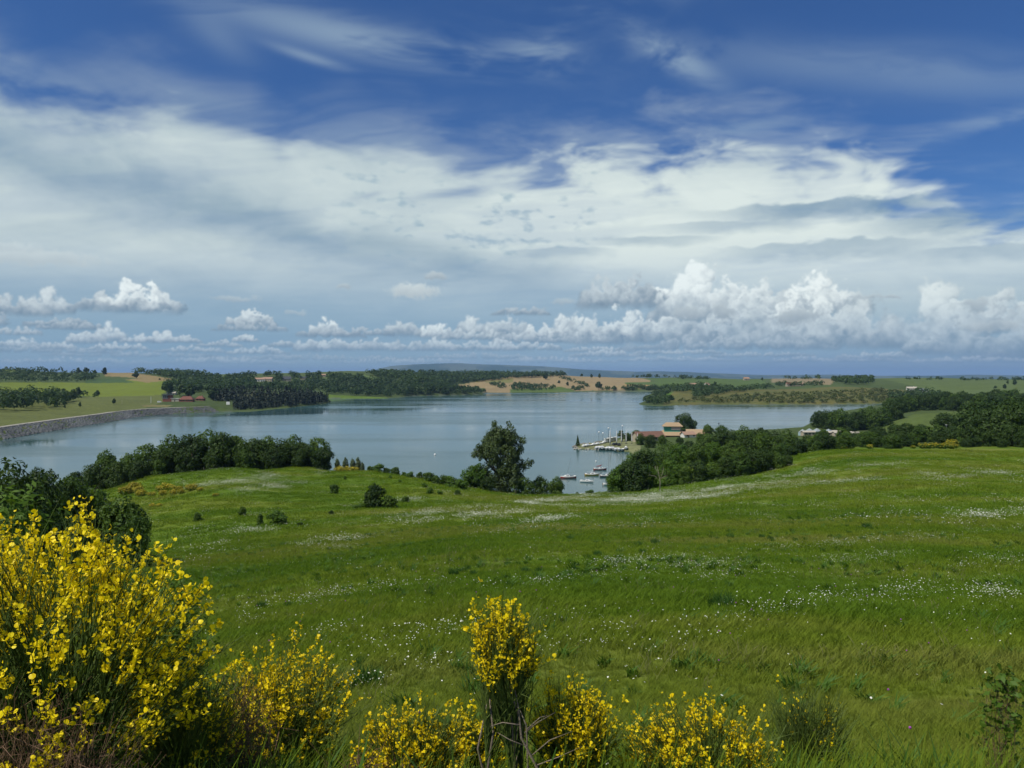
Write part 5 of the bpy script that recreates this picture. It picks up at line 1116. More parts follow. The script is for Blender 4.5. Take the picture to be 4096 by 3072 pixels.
for (u, v, row) in spots:
    x, y = on_plane(u, v, 1.0); z = max(float(hgt(x, y)), .4) + .12; cnt[row] = cnt.get(row, 0) + 1
    lab = {'upper': '%s dinghy from the left in the long back row on the boat spit', 'stacked': '%s dinghy of those racked by the furled masts on the spit', 'lower': '%s dinghy from the left in the front row on the boat spit', 'front': '%s dark-railed dinghy at the water edge right of the front row'}[row] % ORD[cnt[row] - 1]
    o = thing('dinghy', lab, 'boat', (x, y, z), (1.15 if row == 'upper' else .95) + _rt.uniform(-.12, .12) + (.4 if row == 'front' else 0), 1.15, 'dinghies on the spit')
    put('hull', din_h, o); put('deck', din_d, o); (put('cover', din_c, o) if cnt[row] % 3 else None)
    if row in ('front', 'lower'): put('rail', din_g, o)
    if row == 'upper' and cnt[row] % 2 == 0: put('mast', din_m, o)
    if row == 'stacked':
        for q in (1, 2): put('upper_hull', din_h, o, (0, 0, .7 * q)); put('upper_deck', din_d, o, (0, 0, .7 * q))
for i, (u, hp) in enumerate([(2440, 58), (2443, 70), (2467, 56), (2486, 58), (2505, 54), (2528, 44), (2550, 40)]):
    p = stand(u, 437); Hh = px_h(p, hp); wd = .27 if i not in (1,) else .12
    o = thing('furled_mast', '%s white furled sail from the left standing on its mast by the spit' % ORD[i], 'mast', p, 0, 1, 'furled masts by the spit')
    put('mast', MB().tube([(0, 0, -.4), (0, 0, Hh + .5)], [.07, .04], 6).mesh('mast', m_alu), o); put('sail', MB().tube([(0, 0, .8), (.05, 0, Hh * .3), (0, 0, Hh * .7), (0, 0, Hh)], [wd, wd * 1.2, wd * .8, wd * .3], 8).mesh('sail', m_sailw, True), o)
    put('base', MB().box(-.5, .5, -.5, .5, -.4, .25).mesh('mast_base', m_dark), o)
for i, (u, hp) in enumerate([(2396, 46), (2412, 40), (2434, 58), (2490, 62), (2876, 44)]):
    p = stand(u, 452 if u < 2800 else 485); Hh = px_h(p, hp)
    o = thing('lamp_post', '%s' % ['leftmost globe lamp post above the back row of dinghies', 'second globe lamp post above the back row of dinghies', 'tall globe lamp post beside the first furled sail', 'globe lamp post standing among the furled sails', 'lamp post between the two round trees right of the clubhouse'][i], 'lamp post', p, 0, 1, 'lamp posts of the boat club')
    put('post', MB().tube([(0, 0, -.3), (0, 0, Hh)], [.1, .06], 7).mesh('lamp_shaft', m_dark), o)
    put('globe', MB().ball((0, 0, Hh + .28), .42, 12, 8).mesh('lamp_globe', m_wpaint if u < 2800 else m_dark, True), o)
for i, (u, v) in enumerate([(2463, 1781), (2476, 1784)]):
    x, y = on_plane(u, v, 1.5); z = float(hgt(x, y)); o = thing('parked_car', ['dark car parked behind the furled sails', 'dark car with a bright windscreen parked right of the furled sails'][i], 'car', (x, y, z), .5 + i)
    put('body', MB().add([(-2, -.8, .3), (2, -.8, .3), (2, .8, .3), (-2, .8, .3), (-2, -.78, .85), (2, -.75, .8), (2, .75, .8), (-2, .78, .85)], [(0, 3, 2, 1), (4, 5, 6, 7), (0, 1, 5, 4), (1, 2, 6, 5), (2, 3, 7, 6), (3, 0, 4, 7)]).mesh('car_body', m_dark), o)
    put('cabin', MB().add([(-1.8, -.75, .86), (1.0, -.75, .84), (1.0, .75, .84), (-1.8, .75, .86), (-1.4, -.6, 1.42), (.3, -.6, 1.42), (.3, .6, 1.42), (-1.4, .6, 1.42)], [(4, 5, 6, 7), (0, 1, 5, 4), (1, 2, 6, 5), (2, 3, 7, 6), (3, 0, 4, 7)]).mesh('car_cabin', m_glass), o)
    for a in (-1.25, 1.25):
        for b_ in (-.75, .75): put('wheel', MB().tube([(a, b_ - .1, .31), (a, b_ + .1, .31)], [.31, .31], 10).mesh('wheel', m_dark), o)
mb = MB(); rng = np.random.RandomState(8)
for k in range(120):
    t_ = rng.rand(); ii = rng.randint(65, 73); a, b_ = lake[ii], lake[ii + 1]; q = a + (b_ - a) * t_
    mb.ball((q[0] + rng.normal(0, .7), q[1] + rng.normal(0, .7), .12), rng.uniform(.3, .85), 7, 5, (1, 1, .6), .5, rng)
tag(put('shore_rocks', mb.mesh('shore_rocks', brickish('shore_rock', (.22, .21, .18), (.40, .38, .33), .8))), 'rough pale rocks round the edge of the boat spit', 'rocks', None, 'stuff')
# ---- camp by the lake arm
m_canvas = plain('canvas', (.27, .31, .32), .9, .1, 1)
for i, (u, v, kind) in enumerate([(3238, 1735, 't'), (3268, 1733, 't'), (3314, 1730, 't'), (3346, 1728, 'c'), (3382, 1729, 'c'), (3232, 1750, 'c'), (3312, 1742, 'c'), (3358, 1744, 'c'), (3410, 1750, 'c'), (3210, 1742, 't')]):
    x, y = on_plane(u, v, 5.0); z = float(hgt(x, y))
    if kind == 't':
        o = thing('camping_tent', '%s of the pale pointed tents in the lakeside camp' % ORD[[0, 1, 2, 9].index(i)], 'tent', (x, y, z), .3 * i, 1, 'tents in the lakeside camp')
        put('canopy', MB().add([(-2.2, -2.2, 1.9), (2.2, -2.2, 1.9), (2.2, 2.2, 1.9), (-2.2, 2.2, 1.9), (0, 0, 3.7)], [(0, 1, 4), (1, 2, 4), (2, 3, 4), (3, 0, 4), (3, 2, 1, 0)]).mesh('canopy', m_canvas), o)
        put('wall', MB().box(-2.1, 2.1, -2.1, 2.1, -.5, 1.88).mesh('tent_wall', plain('tent_cloth', (.34, .46, .50), .9, .1, 1)), o); put('door', MB().box(-.6, .6, -2.16, -2.05, 0, 1.7).mesh('tent_door', m_dark), o)
    else:
        o = thing('mobile_home', '%s of the low cream cabins in the lakeside camp' % ORD[[3, 4, 5, 6, 7, 8].index(i)], 'cabin', (x, y, z), .1 * (i % 3), 1, 'cabins in the lakeside camp')
        put('wall', MB().box(-3.6, 3.6, -1.6, 1.6, .3, 2.5).mesh('cabin_wall', m_cream), o); put('roof', gable_mb(7.2, 3.2, 2.6, 3.2, .3, .12).mesh('cabin_roof', m_stone), o)
        for k in (-2.2, .2, 2.2): put('window', MB().box(k - .5, k + .5, -1.66, -1.55, 1.2, 2.0).mesh('cabin_window', m_glass), o)
        put('base', MB().box(-3.4, 3.4, -1.4, 1.4, -.8, .28).mesh('cabin_base', m_dark), o)
for i, (u, v, hp) in enumerate([(3785, 1735, 70), (3826, 1705, 60), (3970, 1650, 12)]):
    p = ground(u, v, 300); o = thing('lamp_post', ['slim pale post in front of the dark wood on the right', 'slim pale post left of the very dark trees', 'small lamp on the bright grass strip on the right'][i], 'lamp post', p); Hh = px_h(p, hp) * (.5 if i < 2 else 1)
    put('post', MB().tube([(0, 0, -.3), (0, 0, Hh)], [.09, .06], 6).mesh('post', m_alu), o); put('lamp_head', MB().box(-.35, .35, -.15, .15, Hh, Hh + .18).mesh('lamp_head', m_wpaint), o)

# ================================================================ grass, daisies, tussocks
def gn_scatter(name, label, cat, P, rot, scl, src, kind='stuff'):
    me_ = bpy.data.meshes.new(name); me_.vertices.add(len(P)); me_.vertices.foreach_set('co', np.asarray(P, np.float32).ravel()); me_.update()
    a = me_.attributes.new('turn', 'FLOAT_VECTOR', 'POINT'); a.data.foreach_set('vector', np.asarray(rot, np.float32).ravel())
    a = me_.attributes.new('size', 'FLOAT', 'POINT'); a.data.foreach_set('value', np.asarray(scl, np.float32))
    g = bpy.data.node_groups.new(name, 'GeometryNodeTree')
    g.interface.new_socket('Geometry', in_out='INPUT', socket_type='NodeSocketGeometry'); g.interface.new_socket('Geometry', in_out='OUTPUT', socket_type='NodeSocketGeometry')
    gi = N(g, 'NodeGroupInput'); go = N(g, 'NodeGroupOutput'); ip = N(g, 'GeometryNodeInstanceOnPoints'); oi = N(g, 'GeometryNodeObjectInfo'); oi.inputs['Object'].default_value = src
    n1 = N(g, 'GeometryNodeInputNamedAttribute', data_type='FLOAT_VECTOR'); n1.inputs['Name'].default_value = 'turn'
    n2 = N(g, 'GeometryNodeInputNamedAttribute', data_type='FLOAT'); n2.inputs['Name'].default_value = 'size'
    g.links.new(gi.outputs[0], ip.inputs['Points']); g.links.new(oi.outputs['Geometry'], ip.inputs['Instance'])
    e2r = N(g, 'FunctionNodeEulerToRotation'); g.links.new(n1.outputs[0], e2r.inputs[0]); g.links.new(e2r.outputs[0], ip.inputs['Rotation']); g.links.new(n2.outputs[0], ip.inputs['Scale']); g.links.new(ip.outputs[0], go.inputs[0])
    o = put(name, me_); md = o.modifiers.new('scatter', 'NODES'); md.node_group = g
    return tag(o, label, cat, None, kind)
m_grass, t, b, c_m = meadow_mat('grass', gain=1.42)
t.links.new(c_m, b.inputs['Base Color'])
tr = N(t, 'ShaderNodeBsdfTranslucent'); t.links.new(c_m, tr.inputs[0]); ms = N(t, 'ShaderNodeMixShader'); ms.inputs[0].default_value = .35
t.links.new(b.outputs[0], ms.inputs[1]); t.links.new(tr.outputs[0], ms.inputs[2]); t.links.new(ms.outputs[0], t.nodes['Material Output'].inputs[0])
def src_obj(name, me_):
    return bpy.data.objects.new(name, me_)          # not linked: only a pattern for the scatter
def tuft(name, n, R, h, w, rng, mat, lean=.95):
    """n curved blades of three faces each"""
    a = rng.rand(n) * 6.283; r = R * np.sqrt(rng.rand(n)); hh = h * rng.uniform(.5, 1.15, n); d = rng.rand(n) * 6.283; l = hh * rng.uniform(.1, lean, n)
    base = np.stack([np.cos(a) * r, np.sin(a) * r, np.zeros(n) - .03], -1); dv = np.stack([np.cos(d), np.sin(d), np.zeros(n)], -1); sv = np.stack([-np.sin(d + .8), np.cos(d + .8), np.zeros(n)], -1) * w * .5
    mid = base + dv * (l * .35)[:, None] + np.array((0, 0, 1)) * (hh * .6)[:, None]; top = base + dv * l[:, None] + np.array((0, 0, 1)) * hh[:, None]
    q1 = np.stack([base - sv, base + sv, mid + sv * .8, mid - sv * .8], 1); q2 = np.stack([mid - sv * .8, mid + sv * .8, top + sv * .12, top - sv * .12], 1)
    return quad_mesh(name, np.concatenate([q1, q2]), mat)
def polar_pts(n, r0, r1, rng, half=37):
    r = np.sqrt(rng.uniform(r0 * r0, r1 * r1, n)); th = np.radians(rng.uniform(-half, half, n)); return r * np.sin(th), r * np.cos(th), r
rng = np.random.RandomState(50)
for k, (n, r0, r1, R, h, w, nb) in enumerate([(9500, 4.5, 17, .16, .30, .010, 34), (19000, 11, 42, .26, .32, .015, 34), (34000, 28, 110, .55, .26, .024, 44), (27000, 60, 232, 1.3, .26, .055, 50)]):
    for j in range(2):
        x, y, r = polar_pts(n // 2, r0, r1, rng); ok = shore_dist(x, y) > 3; x, y, r = x[ok], y[ok], r[ok]
        z = hgt(x, y)
        sc = .45 + 1.0 * fbm(x / 4, y / 4, 3, 500 + k)
        fade = (smooth(r0, r0 + (r1 - r0) * .3, r) if k else 1.0) * (1 - smooth(r0 + (r1 - r0) * .6, r1, r) if k < 3 else 1.0)      # rings run into one another
        sc = sc * (.25 + .75 * fade)
        gn_scatter('meadow_grass', 'green meadow grass', 'grass', np.stack([x, y, z], -1), np.stack([rng.normal(0, .08, len(x)), rng.normal(0, .08, len(x)), rng.rand(len(x)) * 6.28], -1), sc, src_obj('grass_tuft_pattern', tuft('grass_tuft', nb, R, h, w, rng, m_grass)))
# taller things among the grass: pale seed heads and broad-leaved weeds
m_seed = plain('seed_head', (.20, .19, .075), .9, .3, 2); m_weed = leaf('weed_leaf', (.045, .110, .012), (.095, .185, .022), .35, .6)
def seedheads(n, R, h, rng):
    mb = MB()
    for i in range(n):
        a = rng.rand() * 6.28; r = R * math.sqrt(rng.rand()); p0 = np.array((math.cos(a) * r, math.sin(a) * r, 0)); hh = h * rng.uniform(.6, 1.1); l = rng.normal(0, .10, 2); p1 = p0 + (l[0], l[1], hh)
        mb.tube([p0, p1], [.0022, .0016], 3); mb.tube([p1, p1 + (l[0] * .2, l[1] * .2, .05), p1 + (l[0] * .5, l[1] * .5, .12)], [.0025, .0055, .0015], 4)
    return mb.mesh('seed_heads', m_seed)
for nm, lab, cat_, n, r0, r1, src, s0, cut in [('meadow_seed_heads', 'thin pale seed heads standing above the grass', 'grass', 3400, 13, 120, seedheads(7, .45, .42, rng), .9, .56), ('meadow_weeds', 'broad-leaved green weeds among the grass', 'weeds', 3600, 6, 90, tuft('weed_leaves', 26, .16, .30, .055, rng, m_weed, 1.1), 1.0, .55)]:
    x, y, r = polar_pts(n, r0, r1, rng); ok = fbm(x / 6, y / 3, 3, 540 + n) > cut - .06; x, y = x[ok], y[ok]
    gn_scatter(nm, lab, cat_, np.stack([x, y, hgt(x, y)], -1), np.stack([rng.normal(0, .08, len(x)), rng.normal(0, .08, len(x)), rng.rand(len(x)) * 6.28], -1), rng.uniform(.6, 1.3, len(x)) * s0, src_obj(nm + '_pattern', src))
# rank verge growth round the feet of the brooms
for nm, lab, n, src in [('verge_grass', 'tall rank grass along the verge at the bottom edge', 1500, tuft('verge_tuft', 40, .22, .62, .012, rng, m_grass, .8)), ('verge_weeds', 'tangled leafy weeds along the verge at the bottom edge', 500, tuft('verge_weed', 60, .25, .50, .045, rng, m_weed, 1.1))]:
    x, y, r = polar_pts(n, 4.2, 8.3, rng, 38)
    gn_scatter(nm, lab, 'grass' if 'grass' in nm else 'weeds', np.stack([x, y, hgt(x, y)], -1), np.stack([rng.normal(0, .12, len(x)), rng.normal(0, .12, len(x)), rng.rand(len(x)) * 6.28], -1), rng.uniform(.5, 1.25, len(x)), src_obj(nm + '_pattern', src))
# daisies
m_petal = plain('daisy_white', (.66, .67, .56), .7, .05, 5)
def daisies(name, n, R, s, h, rng):
    mb = MB(); 
    for i in range(n):
        a = rng.rand() * 6.28; r = R * math.sqrt(rng.rand()); c = np.array((math.cos(a) * r, math.sin(a) * r, h * rng.uniform(.7, 1.15))); tl = rng.normal(0, .35, 2)
        k = 6; v = [c + (0, 0, s * .15)] + [c + s * rng.uniform(.75, 1.1) * np.array((math.cos(6.283 * q / k), math.sin(6.283 * q / k), math.cos(6.283 * q / k) * tl[0] + math.sin(6.283 * q / k) * tl[1])) for q in range(k)]
        mb.add(v, [(0, 1 + q, 1 + (q + 1) % k) for q in range(k)])
    return mb.mesh(name, m_petal)
DRIFT = [(900, 1932, 190, 15), (1080, 1948, 120, 12), (1850, 2066, 170, 12), (2010, 2060, 80, 10), (2180, 2083, 80, 7), (1760, 2052, 110, 8), (2560, 1997, 280, 13), (2200, 2006, 160, 8), (2860, 1962, 230, 8), (3050, 1952, 180, 7), (3400, 1926, 200, 7), (3600, 1908, 190, 7), (3920, 1902, 150, 7),
         (2800, 1992, 150, 6), (3300, 1890, 260, 9), (1650, 2000, 100, 6), (1000, 2130, 90, 8), (1400, 2160, 160, 8), (1900, 2150, 150, 6), (1350, 2200, 60, 6),
         (1330, 2405, 190, 14), (1500, 2380, 220, 12), (1150, 2440, 120, 10), (2250, 2350, 260, 16), (2700, 2300, 240, 14), (2500, 2270, 180, 8), (3280, 2440, 230, 36), (3950, 2420, 180, 55), (3020, 2490, 260, 34), (3600, 2400, 240, 30), (3350, 2190, 260, 10), (3700, 2160, 200, 9), (3980, 2060, 140, 12), (3980, 2270, 130, 20), (3450, 2250, 180, 10),
         (1620, 2600, 190, 36), (1750, 2560, 130, 25), (1560, 2740, 140, 26), (1480, 2810, 90, 22), (1780, 2700, 160, 26), (2330, 2500, 120, 14), (2330, 2620, 180, 22), (2580, 2670, 180, 22), (2480, 2560, 140, 12), (2750, 2600, 160, 24), (1350, 2560, 120, 20), (1000, 2500, 90, 14), (2900, 2330, 160, 10)]
def px_of(x, y, z):
    zc = y * CP - (z - EYE) * SP; yc = y * SP + (z - EYE) * CP; return 2048 + F * x / zc, 1536 - F * yc / zc
def drift_density(x, y, z):
    u, v = px_of(x, y, z); D = np.zeros(len(x)); nz = fbm(x / np.maximum(y, 1) * 30, y / np.maximum(y, 1) + np.log(y) * 40, 3, 60)
    for (cu, cv, hu, hv) in DRIFT: D = np.maximum(D, np.exp(-((u - cu) / hu) ** 2 - ((v - cv + .10 * (u - cu)) / hv) ** 2))
    return D * smooth(.30, .72, nz) + .035 * smooth(.40, .75, nz)
for k, (cand, r0, r1, nf, R, s, h, keep) in enumerate([(90000, 7, 45, 1, .02, .016, .38, .8), (80000, 35, 90, 6, .7, .016, .34, .5), (80000, 80, 215, 26, 1.3, .034, .30, .9)]):
    x, y, r = polar_pts(cand, r0, r1, rng, 36); z = hgt(x, y); D = drift_density(x, y, z)
    ok = rng.rand(len(x)) < D * keep; x, y, z = x[ok], y[ok], z[ok]
    gn_scatter('meadow_daisies', 'white daisies in drifts across the meadow', 'flowers', np.stack([x, y, z], -1), np.stack([rng.normal(0, .1, len(x)), rng.normal(0, .1, len(x)), rng.rand(len(x)) * 6.28], -1), rng.uniform(.5, 1.35, len(x)), src_obj('daisy_pattern', daisies('daisy', nf, R, s, h, rng)))
m_purple = plain('purple_flower', (.32, .07, .34), .7, .1, 5)
mb = MB()
for i in range(60):
    x, y, r = polar_pts(1, 9, 40, rng, 30); z = float(hgt(x, y)[0]); mb.ball((x[0], y[0], z + .5), rng.uniform(.014, .022), 6, 4)
tag(put('meadow_orchids', mb.mesh('meadow_orchids', m_purple)), 'scattered small purple flowers in the near meadow', 'flowers', None, 'stuff')
m_tus = leaf('tussock_green', (.030, .085, .012), (.055, .135, .018), .3, 2)
tus = [tuft('tussock_blades', 260, .55, .75, .03, rng, m_tus, .7) for _ in range(2)]
TS = [(2885, 2440, 115), (1470, 2745, 130), (1440, 2672, 70), (1815, 2302, 50), (1850, 2292, 40), (1893, 2300, 34), (2100, 2292, 44), (2155, 2290, 36), (2308, 2282, 26), (1045, 2432, 48), (1155, 2430, 40), (1388, 2392, 32), (2920, 2152, 34), (3047, 2152, 26), (3082, 2162, 30), (3465, 2114, 40), (2030, 2262, 30), (2552, 2186, 34), (2622, 2178, 40), (2570, 2214, 34), (2390, 2225, 40), (1985, 2330, 34), (2280, 2160, 30), (1060, 2560, 30), (3720, 2090, 20), (2150, 2530, 40)]
TS.sort()
for i, (u, v, wpx) in enumerate(TS):
    p = ground(u, v); sc = wpx / F * p[1] / 1.2
    o = thing('grass_tussock', '%s dark grass tussock from the left in the open meadow' % ORD[i], 'tussock', p, i * 1.3, sc, 'dark tussocks in the meadow'); put('blades', tus[i % 2], o)

# ================================================================ brooms at the roadside
m_stem = leaf('broom_stem', (.055, .095, .018), (.120, .170, .034), .15, 8); m_brown = plain('dry_twig', (.145, .085, .048), .95, .4, 9); m_wood = plain('broom_wood', (.21, .17, .125), .9, .25, 22, .3)
m_flower = leaf('broom_flower', (.80, .58, .004), (.94, .78, .010), .25, 40, .5)
def flower_mesh(name):
    mb = MB()
    def petal(pts): mb.add(pts, [tuple(range(len(pts)))])
    petal([(0, 0, .0), (.42, .10, .28), (.50, .16, .68), (.22, .18, .98), (0, .10, .90)]); petal([(0, 0, 0), (0, .10, .90), (-.22, .18, .98), (-.50, .16, .68), (-.42, .10, .28)])   # standard
    petal([(0, -.05, .02), (.22, -.5, .05), (.26, -.95, .0), (.08, -.70, -.10)]); petal([(0, -.05, .02), (-.08, -.70, -.10), (-.26, -.95, .0), (-.22, -.5, .05)])                    # wings
    petal([(0, 0, -.02), (.07, -.6, -.16), (0, -1.0, -.05), (-.07, -.6, -.16)])                                                                                                       # keel
    return mb.mesh(name, m_flower)
FL = flower_mesh('broom_flower')
flv = np.array([v.co[:] for v in FL.vertices]); flf = [tuple(p.vertices) for p in FL.polygons]
def rot_mats(n, rng):
    a = rng.rand(n) * 6.283; b_ = rng.normal(0, .5, n); c = rng.normal(0, .5, n)
    out = np.empty((n, 3, 3))
    for i in range(n): out[i] = np.array((Matrix.Rotation(a[i], 3, 'Z') @ Matrix.Rotation(b_[i], 3, 'X') @ Matrix.Rotation(c[i], 3, 'Y')))
    return out
def broom(label, base, centre, rad, nstem, nflow, fsize, seed, nsingle=0, upper=-.1, bare=.25, front=True, twigs=7, group='flowering brooms by the roadside', thick=.004):
    """upright green stems from one foot up to an egg-shaped outline, yellow flowers along the outer ends"""
    rng = np.random.RandomState(seed); base = np.array(base, float); C = np.array(centre, float) - base; rad = np.array(rad, float)
    o = thing('broom_bush', label, 'bush', base, 0, 1, group)
    wood = MB(); stems = MB(); tips = []
    nmain = 7; heads = []
    for i in range(nmain):
        d = unit(rng.normal(0, 1, 3) * (1, 1, .3)); h = C + d * rad * .45; h[2] = C[2] - rad[2] * rng.uniform(.2, .7)
        mid = h * .5 + rng.normal(0, .07, 3); k1 = mid * .5 + rng.normal(0, .07, 3); k2 = (mid + h) / 2 + rng.normal(0, .06, 3); wood.tube([np.array((0, 0, -.25)) + rng.normal(0, .03, 3), k1, mid, k2, h], [.017, .014, .012, .009, .005], 6); heads.append((mid, h))
    for i in range(nstem):
        d = unit(rng.normal(0, 1, 3)); 
        if d[2] < -.35: d[2] = -d[2]
        tip = C + d * rad * rng.uniform(.72, 1.05); mid, h = heads[rng.randint(nmain)]
        p0 = mid + (h - mid) * rng.rand(); p1 = p0 * .5 + tip * .5 + np.array((0, 0, .06)) + rng.normal(0, .04, 3)
        ts = np.linspace(0, 1, 5)[:, None]; pts_ = (1 - ts) ** 2 * p0 + 2 * ts * (1 - ts) * p1 + ts ** 2 * tip
        stems.tube(pts_, [thick * 1.4, thick * 1.2, thick, thick * .8, thick * .4], 3)
        for k in range(twigs):
            q = rng.uniform(.3, .98); a = (1 - q) ** 2 * p0 + 2 * q * (1 - q) * p1 + q * q * tip
            e = a + unit(tip - p0) * rng.uniform(.08, .22) + rng.normal(0, .05, 3) + (0, 0, .03)
            stems.tube([a, e], [thick * .7, thick * .3], 3)
            tips.append((a, e, (e - C) / rad))
        tips.append((pts_[3], tip, (tip - C) / rad))
    put('branch', wood.mesh('broom_wood', m_wood, True), o); tag(put('stems', stems.mesh('broom_stems', m_stem), o), kind='stuff')
    fp = []
    order = rng.permutation(len(tips))
    order = [j for j in order if rng.rand() < .55]
    for j in list(order) * 8:
        if len(fp) >= nflow: break
        a, e, rel = tips[j]
        if rel[2] < upper + rng.normal(0, .18) or np.linalg.norm(rel) < .62: continue
        for k in range(rng.randint(6, 15) if rng.rand() < .8 else 2): fp.append(a + (e - a) * rng.uniform(.0, 1.1) + rng.normal(0, .013, 3))
    fp = np.array(fp[:nflow]); M = rot_mats(len(fp), rng); sz = fsize * rng.uniform(.6, 1.35, len(fp))
    # the flowers turned to the road show largest
    w = base + fp; near = np.argsort(np.linalg.norm(w - (0, 0, EYE), axis=1) - .15 * fp[:, 2])
    single = near[:nsingle]; rest = near[nsingle:]
    for j in single:
        f = put('flower', FL, o, tuple(fp[j]), 0, float(sz[j])); f.rotation_euler = Matrix(M[j].tolist()).to_euler()
    if len(rest):
        V = (np.einsum('nij,kj->nki', M[rest], flv) * sz[rest, None, None] + fp[rest, None]).reshape(-1, 3); nv = len(flv)
        tag(put('flowers', raw_mesh('broom_flowers', V, [tuple(q + i * nv for q in f) for i in range(len(rest)) for f in flf], m_flower), o), kind='stuff')
    return o
def wp(u, v, d): a, s = ray(u, v); return np.array((a * d, d, EYE + s * d))
def foot(u, d): x, y, z = stand(u, d); return (x, y, z)
c = wp(150, 2720, 4.7)
broom('huge yellow broom filling the lower left corner', foot(120, 4.7), c, (1.06, .80, .95), 400, 7600, .0255, 1, 300, -.3, thick=.0045)
broom('tall broom sprays at the left edge behind the huge broom', foot(-60, 5.6), wp(-40, 2520, 5.6), (.6, .5, .75), 150, 2200, .025, 2, 0, -.2)
broom('yellow broom right of the huge one, sloping down to the right', foot(1160, 6.8), wp(1130, 2900, 6.8), (.62, .5, .66), 240, 2500, .0235, 3, 250, -.2)
broom('upright broom with a bare pale trunk in the centre foreground', foot(2110, 6.0), wp(2010, 2650, 6.0), (.27, .25, .40), 190, 1350, .0245, 4, 250, -.05, twigs=6)
broom('low broom left of the upright one at the bottom edge', foot(1640, 6.3), wp(1640, 3060, 6.3), (.46, .35, .42), 200, 1700, .0235, 5, 250, -.3)
broom('low broom between trunk and left bush at the bottom edge', foot(1890, 6.6), wp(1890, 3040, 6.6), (.30, .3, .38), 140, 1000, .0235, 6, 150, -.3)
broom('broom right of the upright one, leaning to the right', foot(2290, 6.2), wp(2290, 2990, 6.2), (.36, .35, .50), 200, 1650, .0245, 7, 250, -.1)
broom('low broad broom at the bottom edge right of centre', foot(2780, 6.3), wp(2780, 3110, 6.3), (.68, .42, .56), 300, 2400, .0235, 8, 300, -.2)
broom('sparse broom with few flowers right of centre', foot(3240, 7.4), wp(3230, 2990, 7.4), (.42, .36, .50), 170, 190, .021, 9, 100, .1)
broom('loose broom low between the huge one and its right neighbour', foot(760, 5.2), wp(720, 2960, 5.2), (.42, .34, .40), 150, 800, .021, 10, 150, -.3)
# bare pale trunk and forked branches of the upright broom
o = thing('dead_broom', 'grey forked dead wood standing in the centre foreground broom', 'dead wood', foot(2110, 5.85)); b0 = np.array(foot(2110, 5.85)); rng = np.random.RandomState(31)
mb = MB(); q = lambda u, v, d=5.85: wp(u, v, d) - b0
mb.tube([(0, 0, -.2), q(2150, 3072), q(2085, 2950), q(2075, 2840), q(2060, 2760)], [.016, .013, .009, .006, .002], 7); mb.tube([(0.02, 0, -.2), q(2110, 3000), q(2105, 2900), q(2075, 2830)], [.010, .008, .006, .002], 6)
put('trunk', mb.mesh('dead_trunk', m_wood, True), o)
for pts_ in ([q(2100, 2930), q(2150, 2890), q(2220, 2850)], [q(2105, 2920), q(2160, 2870), q(2190, 2862)], [q(2090, 2980), q(2040, 2960), q(1990, 2930)], [q(2130, 3020), q(2200, 2960), q(2290, 2925)], [q(2080, 2900), q(2010, 2890), q(1960, 2905)], [q(2150, 3060), q(2230, 3030), q(2330, 2985)]):
    put('branch', MB().tube(pts_, [.006, .004, .0012], 5).mesh('dead_branch', m_wood, True), o)
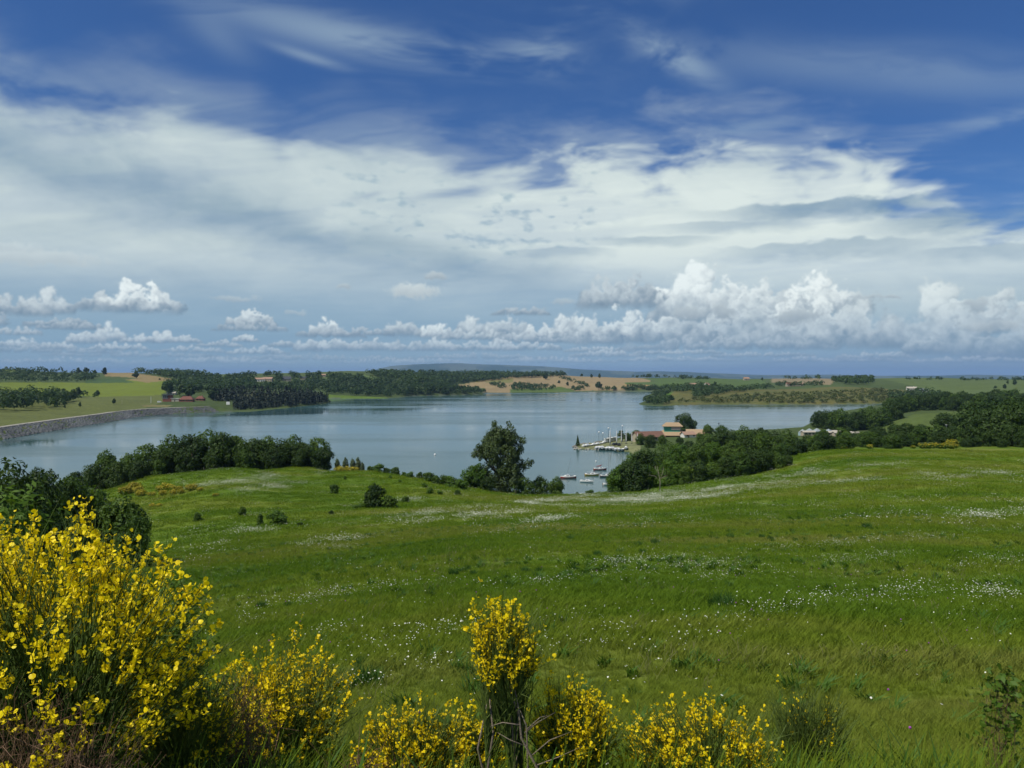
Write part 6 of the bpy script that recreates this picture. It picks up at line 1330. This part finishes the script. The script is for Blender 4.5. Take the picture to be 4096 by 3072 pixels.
# dry brown brush
def brush(label, base, centre, rad, n, seed, mat, th=.0035, name='dry_bush', leaves=None):
    rng = np.random.RandomState(seed); base = np.array(base); C = np.array(centre) - base; rad = np.array(rad); o = thing(name, label, 'bush', base); mb = MB(); L = []
    for i in range(n):
        d = unit(rng.normal(0, 1, 3)); d[2] = abs(d[2]) * 1.2 - .5; tip = C + d * rad * rng.uniform(.5, 1.05); p0 = rng.normal(0, .08, 3) * (1, 1, 0) + (0, 0, -.1) + C * (1, 1, 0) * rng.uniform(0, .8); p1 = (p0 + tip) / 2 + rng.normal(0, .14, 3)
        mb.tube([p0, p1, tip], [th * 1.5, th, th * .4], 3)
        for k in range(6): q_ = p1 + (tip - p1) * rng.rand(); e = q_ + rng.normal(0, .09, 3); mb.tube([q_, e], [th * .7, th * .3], 3); L.append(e)
        L.append(tip)
    put('twigs', mb.mesh('twigs', mat), o)
    if leaves:
        L = np.array(L); L = np.repeat(L, leaves[1], 0) + rng.normal(0, leaves[3], (len(L) * leaves[1], 3))
        tag(put('foliage', quad_mesh('foliage', leaf_quads(L, unit(L - C) + (0, 0, .5), leaves[2], rng, leaves[4] if len(leaves) > 4 else .5), leaves[0]), o), kind='stuff')
    return o
brush('dry brown brush under the huge broom in the corner', foot(60, 4.1), wp(100, 3000, 4.1), (.72, .4, .42), 260, 41, m_brown, .0022)
brush('reddish brown dead bush between the two left brooms', foot(930, 5.6), wp(930, 2860, 5.6), (.30, .3, .46), 170, 42, m_brown, .0025)
brush('grey brown twigs at the bottom edge left of the upright broom', foot(1500, 6.0), wp(1500, 3100, 6.0), (.5, .3, .25), 100, 43, m_brown)
brush('leafy green sapling rising behind the huge broom at the left edge', foot(40, 7.6), wp(50, 2080, 7.6), (.42, .4, .55), 70, 44, m_stem, .004, 'green_sapling', (LEAFS['bright'], 4, .045, .03, .35))
brush('feathery green sapling at the right side of the huge broom', foot(690, 7.2), wp(690, 2420, 7.2), (.28, .3, .55), 60, 45, m_stem, .003, 'green_sapling', (LEAFS['bright'], 4, .035, .03, .3))
brush('small leafy bush near the lower right corner', foot(4020, 8.2), wp(4020, 2730, 8.2), (.19, .25, .14), 26, 46, m_brown, .0022, 'leafy_bush', (LEAFS['bright'], 2, .04, .03, .5))

# ================================================================ the air
m_haze = bpy.data.materials.new('haze'); m_haze.use_nodes = True; t = m_haze.node_tree
t.nodes.clear(); mo = N(t, 'ShaderNodeOutputMaterial'); pv = N(t, 'ShaderNodeVolumePrincipled')
pv.inputs['Color'].default_value = (.38, .60, .95, 1); pv.inputs['Density'].default_value = HAZE; pv.inputs['Anisotropy'].default_value = 0.0
t.links.new(pv.outputs[0], mo.inputs['Volume'])
mb = MB().box(-43000, 43000, -43000, 43000, float(GH.min()) - 1.5, max(float(GH.max()), 60) + 12)
tag(put('haze', mb.mesh('haze', m_haze)), kind='stuff')
